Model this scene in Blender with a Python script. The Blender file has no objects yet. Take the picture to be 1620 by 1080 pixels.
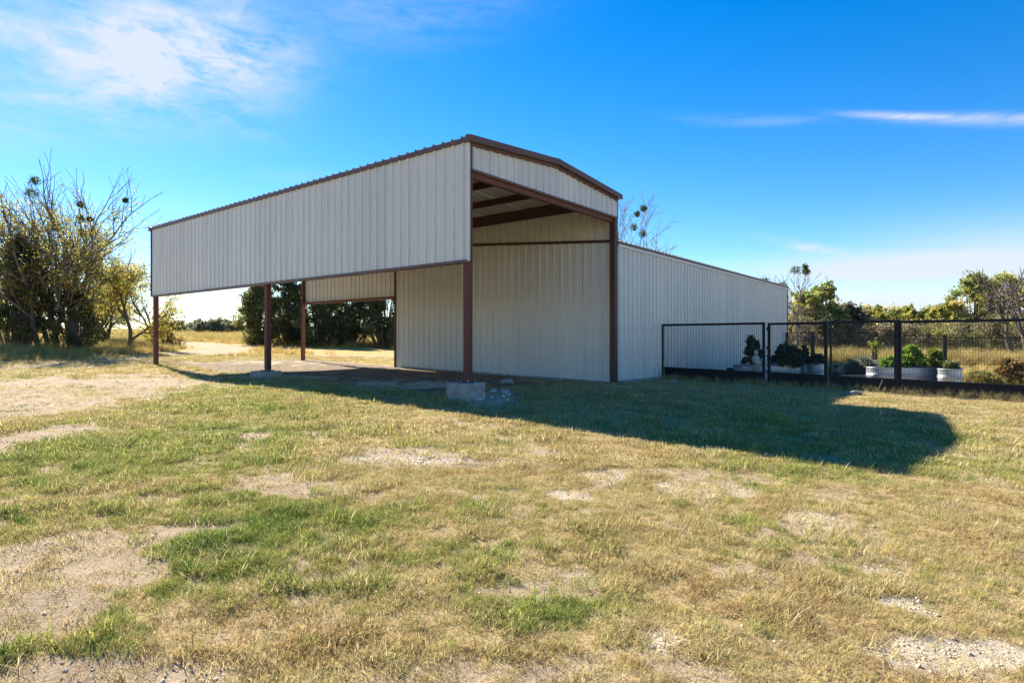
import bpy, bmesh, math, random
import numpy as np
from mathutils import Vector, Matrix

# ------------------------------------------------------------------ camera
SC = bpy.context.scene
COL = SC.collection
EYE = 1.5
F = 945.0                                   # focal length in photo pixels (1620 wide)
HZ = 538.0                                  # horizon row in the photo
cam_d = bpy.data.cameras.new('camera')
cam_d.sensor_width = 36.0
cam_d.lens = F / 1620 * 36
cam_d.shift_y = -(540.0 - HZ) / 1620
cam_d.clip_start = 0.1
cam_d.clip_end = 5000
cam = bpy.data.objects.new('camera', cam_d)
COL.objects.link(cam)
cam.location = (0, 0, EYE)
cam.rotation_euler = (math.radians(90), 0, 0)
SC.camera = cam

# ------------------------------------------------------------------ light
SUN_DIR = Vector((-0.63, 0.776, math.tan(math.radians(35.6)))).normalized()
SUN_EL = math.asin(SUN_DIR.z)
SUN_AZ = math.atan2(SUN_DIR.x, SUN_DIR.y)   # clockwise from +Y
sl = bpy.data.lights.new('sun', 'SUN')
sl.energy = 5.0
sl.angle = math.radians(0.55)
sl.color = (1.0, 0.93, 0.82)
so = bpy.data.objects.new('sun', sl)
COL.objects.link(so)
so.rotation_euler = SUN_DIR.to_track_quat('Z', 'Y').to_euler()
so.location = (-20, 25, 30)

SC.view_settings.view_transform = 'Standard'
SC.view_settings.look = 'None'
SC.view_settings.gamma = 1.0
SC.view_settings.exposure = 1.58
SC.view_settings.use_curve_mapping = False
SC.cycles.max_bounces = 5
SC.cycles.diffuse_bounces = 3
SC.cycles.glossy_bounces = 2
SC.cycles.transmission_bounces = 3
SC.cycles.transparent_max_bounces = 4

world = bpy.data.worlds.new('World')
SC.world = world
world.use_nodes = True


def build_world():
    nt = world.node_tree
    N, L = nt.nodes, nt.links
    N.clear()
    out = N.new('ShaderNodeOutputWorld')
    bg = N.new('ShaderNodeBackground')
    bg.inputs['Strength'].default_value = 0.071
    sky = N.new('ShaderNodeTexSky')
    sky.sky_type = 'NISHITA'
    sky.sun_disc = False
    sky.sun_elevation = SUN_EL
    sky.sun_rotation = SUN_AZ
    sky.altitude = 250
    sky.air_density = 1.0
    sky.dust_density = 0.1
    sky.ozone_density = 2.5
    hs = N.new('ShaderNodeHueSaturation')
    hs.inputs['Hue'].default_value = 0.503
    hs.inputs['Saturation'].default_value = 1.44
    wb = N.new('ShaderNodeMixRGB')
    wb.blend_type = 'MULTIPLY'
    wb.inputs[0].default_value = 1.0
    wb.inputs[2].default_value = (0.94, 0.945, 0.98, 1)
    L.new(sky.outputs[0], wb.inputs[1])
    L.new(wb.outputs[0], hs.inputs['Color'])

    def math_(op, a, b=None, c=None, clamp=False):
        n = N.new('ShaderNodeMath')
        n.operation = op
        n.use_clamp = clamp
        for i, v in enumerate((a, b, c)):
            if v is None:
                continue
            if isinstance(v, (int, float)):
                n.inputs[i].default_value = v
            else:
                L.new(v, n.inputs[i])
        return n.outputs[0]
    tc = N.new('ShaderNodeTexCoord')
    sep = N.new('ShaderNodeSeparateXYZ')
    L.new(tc.outputs['Generated'], sep.inputs[0])
    x, y, z = sep.outputs
    az = math_('ARCTAN2', x, y)
    el = math_('ARCSINE', z)
    # cloud sheet: the view ray hits a layer overhead
    zz = math_('MAXIMUM', math_('ADD', z, 0.10), 0.06)
    cu, cv = math_('DIVIDE', x, zz), math_('DIVIDE', y, zz)
    comb = N.new('ShaderNodeCombineXYZ')
    L.new(cu, comb.inputs[0])
    L.new(cv, comb.inputs[1])

    def noise(vec, scale, detail, rough, dist=0.0, loc=(0, 0, 0), sc=(1, 1, 1)):
        mp = N.new('ShaderNodeMapping')
        mp.inputs['Location'].default_value = loc
        mp.inputs['Scale'].default_value = sc
        L.new(vec, mp.inputs[0])
        n = N.new('ShaderNodeTexNoise')
        n.inputs['Scale'].default_value = scale
        n.inputs['Detail'].default_value = detail
        n.inputs['Roughness'].default_value = rough
        n.inputs['Distortion'].default_value = dist
        L.new(mp.outputs[0], n.inputs['Vector'])
        return n.outputs[0]

    comb2 = N.new('ShaderNodeCombineXYZ')
    L.new(az, comb2.inputs[0])
    L.new(el, comb2.inputs[1])
    puff = noise(comb2.outputs[0], 9.0, 9, 0.60, 0.5, (1.3, 4.0, 2.0), (1.0, 1.9, 1))
    fine = noise(comb2.outputs[0], 26.0, 7, 0.62, 1.0, (5.3, 1.0, 3.0), (0.8, 2.4, 1))
    wisp = noise(comb2.outputs[0], 5.0, 8, 0.58, 0.9, (3.1, 7.7, 0.4), (0.8, 5.5, 1))
    general = noise(comb.outputs[0], 0.9, 8, 0.62, 0.8, (8.2, 2.0, 0.0), (0.7, 1.5, 1))

    def bank(a0, e0, ra, re, tilt=0.0):
        """soft hill of cloud cover round a sky position (radians)"""
        da = math_('SUBTRACT', az, a0)
        de = math_('SUBTRACT', math_('SUBTRACT', el, e0), math_('MULTIPLY', da, tilt))
        q = math_('ADD', math_('POWER', math_('ABSOLUTE', math_('DIVIDE', da, ra)), 2.0),
                  math_('POWER', math_('ABSOLUTE', math_('DIVIDE', de, re)), 2.0))
        return math_('POWER', 2.718, math_('MULTIPLY', q, -1.0))

    def ang(px, py):
        dx, dz = (px - 810) / F, (HZ - py) / F
        return math.atan(dx), math.atan2(dz, math.sqrt(1 + dx * dx))
    cover = None
    for (px, py, ra, re, amp, tilt, tex) in (
            (265, 92, 0.145, 0.070, 2.1, 0.0, puff),
            (35, 55, 0.10, 0.025, 1.1, -0.25, puff),
            (200, 20, 0.20, 0.050, 0.7, 0.0, puff),
            (180, 152, 0.22, 0.014, 0.9, 0.05, wisp),
            (60, 170, 0.25, 0.05, 0.42, 0.0, wisp),
            (390, 205, 0.045, 0.014, 0.42, -0.3, puff),
            (250, 222, 0.05, 0.012, 0.30, 0.0, puff),
            (470, 280, 0.06, 0.012, 0.34, 0.0, wisp),
            (620, 20, 0.22, 0.05, 0.30, 0.1, wisp),
            (1450, 185, 0.075, 0.0050, 1.1, -0.03, None),
            (1570, 189, 0.10, 0.0070, 0.95, 0.0, None),
            (1180, 190, 0.10, 0.008, 0.34, 0.0, wisp),
            (1480, 420, 0.21, 0.024, 1.8, 0.06, wisp),
            (1310, 398, 0.08, 0.009, 1.3, -0.20, wisp),
            (1610, 420, 0.17, 0.05, 1.1, 0.05, wisp),
            (1450, 480, 0.32, 0.030, 1.25, 0.0, wisp),
            (1120, 430, 0.16, 0.020, 0.40, 0.0, wisp),
            (230, 440, 0.5, 0.09, 0.30, 0.0, wisp)):
        a0, e0 = ang(px, py)
        dz_ = (HZ - py) / F
        tilt -= dz_ * math.sin(a0) / (1 + (dz_ * math.cos(a0)) ** 2)     # level streaks follow the horizon's great circle
        b = bank(a0, e0, ra, re, tilt)
        t = math_('SUBTRACT', math_('MULTIPLY', tex, 2.3), 0.62) if tex else math_('ADD', math_('MULTIPLY', wisp, 0.8), 0.30)
        t = math_('ADD', t, math_('MULTIPLY', math_('SUBTRACT', fine, 0.5), 1.3))
        if re > 0.015 and py > 380:
            t = math_('ADD', math_('MULTIPLY', t, 0.25), 0.62)
        v = math_('MULTIPLY', math_('MULTIPLY', b, amp), t, clamp=True)
        cover = v if cover is None else math_('MAXIMUM', cover, v)
    # thin veil over the rest of the sky behind and above the camera
    gen = math_('MULTIPLY', math_('SUBTRACT', general, 0.56), 1.6, clamp=True)
    back = math_('MULTIPLY', math_('SUBTRACT', 0.35, y), 1.6, clamp=True)
    gen = math_('MULTIPLY', math_('MULTIPLY', gen, back), math_('MULTIPLY', z, 2.5, clamp=True))
    cover = math_('MAXIMUM', cover, gen)
    cover = math_('MULTIPLY', cover, 0.88, clamp=True)
    mix = N.new('ShaderNodeMixRGB')
    L.new(cover, mix.inputs[0])
    L.new(hs.outputs[0], mix.inputs[1])
    mix.inputs[2].default_value = (3.9, 4.15, 4.6, 1)
    L.new(mix.outputs[0], bg.inputs['Color'])
    L.new(bg.outputs[0], out.inputs['Surface'])


build_world()

# ------------------------------------------------------------------ helpers
rng = np.random.default_rng(7)
random.seed(7)
D1 = np.array((-0.783, 0.622))              # along the barn's long side, away from the camera
D2 = np.array((0.622, 0.783))               # across the gable, away from the camera
P0 = np.array((-0.964, 13.2))               # near corner post on plan
THETA = math.atan2(D2[1], D2[0])


def to_local(x, y):
    dx, dy = x - P0[0], y - P0[1]
    return dx * D2[0] + dy * D2[1], dx * D1[0] + dy * D1[1]       # b, s


def to_world(b, s):
    return P0[0] + b * D2[0] + s * D1[0], P0[1] + b * D2[1] + s * D1[1]


def ground_z(x, y):
    x = np.asarray(x, float)
    y = np.asarray(y, float)
    u = (x - P0[0]) * D1[0] + (y - P0[1]) * D1[1]
    lo = -16.0
    u = np.where(u < lo + 4, lo + 4 * np.exp(np.clip((u - lo - 4) / 4, -30, 0)), u)
    z = 0.17 + 0.0205 * np.minimum(u, 25) + 0.030 * np.clip(u - 25, 0, 70)
    return z


def gz(x, y):
    return float(ground_z(x, y))


def px2ground(px, py):
    """the ground point seen at a pixel of the photograph"""
    dx, dz = (px - 810) / F, (HZ - py) / F
    lo, hi = 0.5, 150.0
    for _ in range(60):
        m = (lo + hi) / 2
        if EYE + dz * m > gz(dx * m, m):
            lo = m
        else:
            hi = m
    return dx * lo, lo


def hash2(ix, iy, seed):
    h = (ix.astype(np.int64) * 374761393 + iy.astype(np.int64) * 668265263 + seed * 1442695041) & 0x7fffffff
    h = ((h ^ (h >> 13)) * 1274126177) & 0x7fffffff
    return ((h ^ (h >> 16)) & 0xffff) / 65535.0


def vnoise(x, y, seed=0):
    ix, iy = np.floor(x), np.floor(y)
    fx, fy = x - ix, y - iy
    fx, fy = fx * fx * (3 - 2 * fx), fy * fy * (3 - 2 * fy)
    a, b = hash2(ix, iy, seed), hash2(ix + 1, iy, seed)
    c, d = hash2(ix, iy + 1, seed), hash2(ix + 1, iy + 1, seed)
    return (a * (1 - fx) + b * fx) * (1 - fy) + (c * (1 - fx) + d * fx) * fy


def fbm(x, y, scale, octs=4, seed=0, rough=0.55):
    x, y = np.asarray(x, float) * scale, np.asarray(y, float) * scale
    t, amp, tot = 0, 1.0, 0
    for o in range(octs):
        t = t + amp * vnoise(x, y, seed + o * 17)
        tot += amp
        amp *= rough
        x, y = x * 2.03 + 11.3, y * 2.03 - 7.1
    return t / tot


def smooth(v, a, b):
    t = np.clip((v - a) / (b - a), 0, 1)
    return t * t * (3 - 2 * t)


MATS = {}


def principled(name, color, rough=0.6, metal=0.0, var=0.12, nscale=3.0, bump=0.0, bscale=60.0, spec=0.5, stretch=(1, 1, 1), coords='Object'):
    if name in MATS:
        return MATS[name]
    m = bpy.data.materials.new(name)
    m.use_nodes = True
    nt = m.node_tree
    N, L = nt.nodes, nt.links
    p = N['Principled BSDF']
    p.inputs['Roughness'].default_value = rough
    p.inputs['Metallic'].default_value = metal
    p.inputs['Specular IOR Level'].default_value = spec
    tc = N.new('ShaderNodeTexCoord')
    mp = N.new('ShaderNodeMapping')
    mp.inputs['Scale'].default_value = stretch
    L.new(tc.outputs[coords], mp.inputs[0])
    no = N.new('ShaderNodeTexNoise')
    no.inputs['Scale'].default_value = nscale
    no.inputs['Detail'].default_value = 6
    no.inputs['Roughness'].default_value = 0.6
    L.new(mp.outputs[0], no.inputs['Vector'])
    cr = N.new('ShaderNodeValToRGB')
    c = np.array(color)
    cr.color_ramp.elements[0].position = 0.3
    cr.color_ramp.elements[1].position = 0.72
    cr.color_ramp.elements[0].color = (*(c * (1 - var)), 1)
    cr.color_ramp.elements[1].color = (*np.minimum(c * (1 + var), 1), 1)
    L.new(no.outputs[0], cr.inputs[0])
    base = cr.outputs[0]
    if name in ('painted_sheet', 'roof_sheet', 'red_oxide_steel'):
        # no two sheets came from the same batch; faint streaks run down them
        oi = N.new('ShaderNodeObjectInfo')
        mo = N.new('ShaderNodeMapRange')
        mo.inputs[3].default_value = .95
        mo.inputs[4].default_value = 1.05
        L.new(oi.outputs['Random'], mo.inputs[0])
        m3 = N.new('ShaderNodeMapping')
        m3.inputs['Scale'].default_value = (14, 14, .35)
        L.new(tc.outputs[coords], m3.inputs[0])
        n3 = N.new('ShaderNodeTexNoise')
        n3.inputs['Scale'].default_value = 1.0
        n3.inputs['Detail'].default_value = 5
        L.new(m3.outputs[0], n3.inputs['Vector'])
        ms = N.new('ShaderNodeMapRange')
        ms.inputs[1].default_value = .35
        ms.inputs[2].default_value = .7
        ms.inputs[3].default_value = 1.04
        ms.inputs[4].default_value = .90
        L.new(n3.outputs[0], ms.inputs[0])
        mu = N.new('ShaderNodeMath')
        mu.operation = 'MULTIPLY'
        L.new(mo.outputs[0], mu.inputs[0])
        L.new(ms.outputs[0], mu.inputs[1])
        vs_ = N.new('ShaderNodeVectorMath')
        vs_.operation = 'SCALE'
        L.new(base, vs_.inputs[0])
        L.new(mu.outputs[0], vs_.inputs['Scale'])
        base = vs_.outputs[0]
    L.new(base, p.inputs['Base Color'])
    rr = N.new('ShaderNodeMapRange')
    rr.inputs[3].default_value = max(rough - 0.1, 0.02)
    rr.inputs[4].default_value = min(rough + 0.12, 1)
    L.new(no.outputs[0], rr.inputs[0])
    L.new(rr.outputs[0], p.inputs['Roughness'])
    if bump:
        n2 = N.new('ShaderNodeTexNoise')
        n2.inputs['Scale'].default_value = bscale
        n2.inputs['Detail'].default_value = 5
        L.new(tc.outputs[coords], n2.inputs['Vector'])
        bn = N.new('ShaderNodeBump')
        bn.inputs['Strength'].default_value = bump
        bn.inputs['Distance'].default_value = 0.02
        L.new(n2.outputs[0], bn.inputs['Height'])
        L.new(bn.outputs[0], p.inputs['Normal'])
    MATS[name] = m
    return m


def leaf_mat(name, translucency=0.35, attr_type='GEOMETRY', attr='tint', rough=0.6, gloss=0.04):
    if name in MATS:
        return MATS[name]
    m = bpy.data.materials.new(name)
    m.use_nodes = True
    nt = m.node_tree
    N, L = nt.nodes, nt.links
    N.clear()
    o = N.new('ShaderNodeOutputMaterial')
    at = N.new('ShaderNodeAttribute')
    at.attribute_type = attr_type
    at.attribute_name = attr
    d = N.new('ShaderNodeBsdfDiffuse')
    t = N.new('ShaderNodeBsdfTranslucent')
    mx = N.new('ShaderNodeMixShader')
    mx.inputs[0].default_value = translucency
    L.new(at.outputs['Color'], d.inputs['Color'])
    L.new(at.outputs['Color'], t.inputs['Color'])
    L.new(d.outputs[0], mx.inputs[1])
    L.new(t.outputs[0], mx.inputs[2])
    g = N.new('ShaderNodeBsdfGlossy')
    g.inputs['Roughness'].default_value = 0.45
    g.inputs['Color'].default_value = (1, 1, 1, 1)
    m2 = N.new('ShaderNodeMixShader')
    m2.inputs[0].default_value = gloss
    L.new(mx.outputs[0], m2.inputs[1])
    L.new(g.outputs[0], m2.inputs[2])
    L.new(m2.outputs[0], o.inputs['Surface'])
    MATS[name] = m
    return m


def mesh_from(name, verts, faces, mat=None, smooth_=False, tint=None):
    me = bpy.data.meshes.new(name)
    verts = np.asarray(verts, float)
    if isinstance(faces, np.ndarray):
        n, k = faces.shape
        me.vertices.add(len(verts))
        me.vertices.foreach_set('co', verts.astype(np.float32).ravel())
        me.loops.add(n * k)
        me.loops.foreach_set('vertex_index', faces.astype(np.int32).ravel())
        me.polygons.add(n)
        me.polygons.foreach_set('loop_start', np.arange(0, n * k, k, dtype=np.int32))
        me.update(calc_edges=True)
    else:
        me.from_pydata([tuple(v) for v in verts], [], faces)
        me.update()
    if mat:
        me.materials.append(mat)
    if smooth_:
        me.polygons.foreach_set('use_smooth', np.ones(len(me.polygons), dtype=bool))
    if tint is not None:
        a = me.attributes.new('tint', 'FLOAT_COLOR', 'POINT')
        t = np.ones((len(verts), 4), np.float32)
        t[:, :3] = tint
        a.data.foreach_set('color', t.ravel())
    return me


def obj(name, mesh, parent=None, loc=(0, 0, 0), rot=(0, 0, 0)):
    o = bpy.data.objects.new(name, mesh)
    COL.objects.link(o)
    o.parent = parent
    o.location = loc
    o.rotation_euler = rot
    return o


def tag(o, label=None, cat=None, group=None, kind=None):
    if label:
        o['label'] = label
    if cat:
        o['category'] = cat
    if group:
        o['group'] = group
    if kind:
        o['kind'] = kind
    return o


def thing(name, label, cat, loc=(0, 0, 0), rz=0.0, group=None):
    e = obj(name, None, None, loc, (0, 0, rz))
    e.empty_display_size = 0.2
    return tag(e, label, cat, group)


class MB:
    """collects boxes, bars and loops for ONE part"""

    def __init__(self):
        self.v, self.f = [], []

    def add(self, v, f):
        o = len(self.v)
        self.v += [tuple(p) for p in v]
        self.f += [tuple(i + o for i in q) for q in f]
        return self

    def box(self, x0, x1, y0, y1, z0, z1):
        return self.add([(x0, y0, z0), (x1, y0, z0), (x1, y1, z0), (x0, y1, z0),
                         (x0, y0, z1), (x1, y0, z1), (x1, y1, z1), (x0, y1, z1)],
                        [(0, 3, 2, 1), (4, 5, 6, 7), (0, 1, 5, 4), (1, 2, 6, 5), (2, 3, 7, 6), (3, 0, 4, 7)])

    def prism(self, poly, axis, a0, a1):
        """extrude a polygon in the plane across `axis` from a0 to a1"""
        n = len(poly)
        put = {'x': lambda p, a: (a, p[0], p[1]), 'y': lambda p, a: (p[0], a, p[1]), 'z': lambda p, a: (p[0], p[1], a)}[axis]
        v = [put(p, a0) for p in poly] + [put(p, a1) for p in poly]
        f = [tuple(range(n))[::-1], tuple(range(n, 2 * n))]
        f += [(i, (i + 1) % n, n + (i + 1) % n, n + i) for i in range(n)]
        return self.add(v, f)

    def bar(self, p, q, r, n=6, r2=None):
        p, q = Vector(p), Vector(q)
        d = (q - p).normalized()
        a = d.orthogonal().normalized()
        b = d.cross(a)
        r2 = r if r2 is None else r2
        v = []
        for c, rr in ((p, r), (q, r2)):
            for i in range(n):
                t = 2 * math.pi * i / n
                v.append(c + a * rr * math.cos(t) + b * rr * math.sin(t))
        f = [(i, (i + 1) % n, n + (i + 1) % n, n + i) for i in range(n)]
        f += [tuple(range(n))[::-1], tuple(range(n, 2 * n))]
        return self.add(v, f)

    def build(self, name, mat, parent=None, bevel=0.0, **k):
        me = mesh_from(name, self.v, self.f, mat)
        bm = bmesh.new()
        bm.from_mesh(me)
        bmesh.ops.recalc_face_normals(bm, faces=bm.faces)
        if bevel:
            bmesh.ops.bevel(bm, geom=list(bm.edges), offset=bevel, segments=1, affect='EDGES')
        bm.to_mesh(me)
        bm.free()
        return obj(name, me, parent, **k)


# ------------------------------------------------------------------ ground masks
def blob_list(rows):
    out = []
    for (px, py, rx, ry, amp) in rows:
        x, y = px2ground(px, py)
        wx = rx * y / F
        y1 = px2ground(px, py - ry)[1]
        y0 = px2ground(px, min(py + ry, 1300))[1]
        out.append((x, y, max(wx, 0.15), max((y1 - y0) / 2, 0.15), amp))
    return out


DIRT = blob_list([
    (20, 640, 120, 55, 1.0), (75, 612, 110, 22, 1.0), (150, 655, 40, 12, .5), (40, 690, 70, 22, .7),
    (70, 900, 130, 60, 1.0), (190, 900, 90, 34, .8), (70, 985, 90, 40, .9), (30, 960, 90, 90, .8), (300, 835, 60, 12, .7),
    (250, 845, 80, 18, .6),
    (430, 765, 90, 14, .85), (500, 775, 60, 9, .85), (210, 745, 25, 6, .6), (400, 690, 25, 5, .7), (600, 830, 60, 9, .4),
    (640, 725, 85, 12, .9), (780, 730, 70, 9, .8), (560, 768, 40, 7, .7), (860, 735, 50, 7, .7),
    (960, 755, 50, 12, .9), (905, 782, 35, 9, .9), (1090, 770, 90, 13, .8), (1030, 745, 80, 9, .6),
    (1290, 820, 40, 14, .9), (1330, 838, 60, 8, .8), (1310, 785, 40, 7, .6), (1150, 770, 40, 10, .6),
    (1420, 950, 60, 22, .85), (1400, 905, 35, 10, .7), (1480, 1035, 110, 30, .95), (1580, 1035, 60, 16, .9), (1040, 1000, 25, 10, .9),
    (1150, 990, 40, 14, .6), (1230, 1010, 40, 16, .6), (650, 1020, 60, 24, .7), (800, 1005, 40, 12, .6), (420, 975, 60, 16, .6),
    (340, 1010, 60, 16, .7), (260, 1060, 160, 24, .8), (60, 1075, 120, 30, .9), (520, 985, 40, 14, .6), (1500, 850, 30, 8, .5),
    (620, 905, 60, 8, .4), (1260, 1000, 30, 10, .5), (776, 628, 34, 10, 1.2)])
CALICHE = blob_list([
    (960, 755, 50, 12, .9), (905, 782, 35, 9, .9), (1290, 820, 45, 14, .7), (1480, 1035, 110, 32, .7), (1580, 1035, 60, 18, .7),
    (1420, 950, 60, 20, .8), (1040, 1000, 25, 10, .9), (1400, 905, 35, 10, .7), (1150, 990, 40, 14, .7), (1230, 1010, 40, 16, .7),
    (1090, 770, 90, 13, .7), (600, 606, 35, 4, 1.0), (672, 608, 35, 5, 1.0), (640, 725, 85, 10, .6), (775, 628, 28, 7, 1.0),
    (430, 573, 130, 5, .5), (260, 1065, 150, 24, .25), (60, 1078, 120, 26, .3), (470, 597, 60, 3, .7)])
GREEN = blob_list([
    (380, 855, 110, 45, 1.0), (460, 820, 90, 22, .8), (560, 830, 60, 22, .7), (330, 905, 60, 30, .8), (520, 900, 120, 40, .6), (880, 950, 110, 40, .75),
    (230, 690, 180, 40, .55), (120, 740, 150, 50, .5), (420, 650, 130, 30, .35), (300, 790, 130, 30, .45), (740, 880, 90, 22, .5), (1130, 890, 60, 22, .45),
    (1330, 910, 60, 20, .5), (660, 800, 60, 16, .4), (60, 945, 35, 10, .6), (160, 985, 45, 16, .7), (20, 1025, 40, 18, .8), (150, 1030, 40, 12, .6),
    (720, 990, 60, 24, .4), (1400, 720, 120, 40, .3), (1240, 690, 200, 40, .5), (1560, 950, 60, 40, .35), (440, 610, 200, 14, .3)])
TRACK = [px2ground(*p) for p in ((-700, 600), (-300, 588), (0, 583), (90, 579), (180, 572), (250, 565), (300, 561), (340, 556), (352, 551), (340, 547), (315, 544), (298, 542))]


def blobs(x, y, rows):
    t = np.zeros_like(x)
    for (bx, by, rx, ry, amp) in rows:
        q = ((x - bx) / rx) ** 2 + ((y - by) / ry) ** 2
        t = np.maximum(t, amp * np.exp(-np.clip(q, 0, 40) * 0.5))
    return t


def seg_dist(x, y, pts):
    d = np.full(x.shape, 1e9)
    for (ax, ay), (bx, by) in zip(pts[:-1], pts[1:]):
        vx, vy = bx - ax, by - ay
        t = np.clip(((x - ax) * vx + (y - ay) * vy) / (vx * vx + vy * vy + 1e-9), 0, 1)
        d = np.minimum(d, np.hypot(x - ax - t * vx, y - ay - t * vy))
    return d


FENCE_A = np.array((5.25, 21.0))            # front fence starts at the shed wall
REAR_A = np.array((15.9, 33.2))             # rear fence starts near the shed's far corner


def masks(x, y):
    x = np.asarray(x, float)
    y = np.asarray(y, float)
    b, s = to_local(x, y)
    n1 = fbm(x, y, 0.9, 5, 3)
    n2 = fbm(x, y, 3.1, 4, 9)
    n3 = fbm(x, y, 0.25, 4, 21)
    dirt = blobs(x, y, DIRT)
    dirt = smooth(dirt + (n1 - 0.5) * 0.9 + (n2 - 0.5) * 0.6, 0.22, 0.66)
    # thin, worn spots everywhere on the lawn
    worn = np.maximum(smooth(n2 * 0.6 + n1 * 0.4, 0.53, 0.68) * 0.8, smooth(fbm(x, y, 2.2, 4, 15), .56, .70) * .75)
    near = smooth(s, 24, 19)
    dirt = np.maximum(dirt, worn * near)
    td = seg_dist(x, y, TRACK)
    track = smooth(td + (n1 - 0.5) * 1.8, 1.7, .8)
    rut = smooth(td + (n2 - .5) * .5, 0.30, 0.7)
    dirt = np.maximum(dirt, track * (0.40 + 0.6 * rut))
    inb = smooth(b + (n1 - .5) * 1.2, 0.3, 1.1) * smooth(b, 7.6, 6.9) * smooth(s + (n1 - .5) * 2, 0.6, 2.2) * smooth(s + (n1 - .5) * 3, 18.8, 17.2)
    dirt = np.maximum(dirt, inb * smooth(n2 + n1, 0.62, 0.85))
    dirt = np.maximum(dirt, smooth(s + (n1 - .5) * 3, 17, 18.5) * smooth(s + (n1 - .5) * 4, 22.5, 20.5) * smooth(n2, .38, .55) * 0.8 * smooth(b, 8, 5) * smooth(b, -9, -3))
    cal = blobs(x, y, CALICHE)
    cal = smooth(cal + (n2 - 0.5) * 0.9, 0.30, 0.70) * np.maximum(dirt, 0.25)
    garden = (b > 8.2) & (s < -0.1) & (y > 14) & (x > 5)
    # inside the garden: behind the front fence line
    fd = (x - FENCE_A[0]) * D2[0] + (y - FENCE_A[1]) * D2[1]
    garden = smooth(fd, 0.05, 0.35) * smooth(s, 0.2, -0.3)
    rd = y - (REAR_A[1] + (x - REAR_A[0]) * (-0.05))
    field_r = smooth(rd, 0.0, 1.5) * smooth(x, 12.5, 15.0)
    field_l = smooth(s + (n3 - .5) * 5, 21.0, 24.0) * smooth(td, 1.6, 3.0)
    under = np.exp(-(((x + 25) / 7.5) ** 2 + ((y - 32) / 4.5) ** 2))
    field = np.maximum(field_r, field_l)
    field = np.maximum(field, smooth(np.hypot(x, y), 45, 55) * smooth(td, 1.6, 3.0))
    green = blobs(x, y, GREEN)
    left = smooth(x + y * 0.25, 6, -5)
    green = np.clip(green * 0.95 + (n1 - 0.5) * 1.1 + (n2 - .5) * .35 + left * 0.22 - 0.03, 0, 1) * (1 - field * 0.75)
    return dict(dirt=dirt, cal=cal, green=green, field=field, garden=garden, track=track, inb=inb, n1=n1, n2=n2, n3=n3, b=b, s=s, td=td, under=under, fr=field_r)


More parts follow.
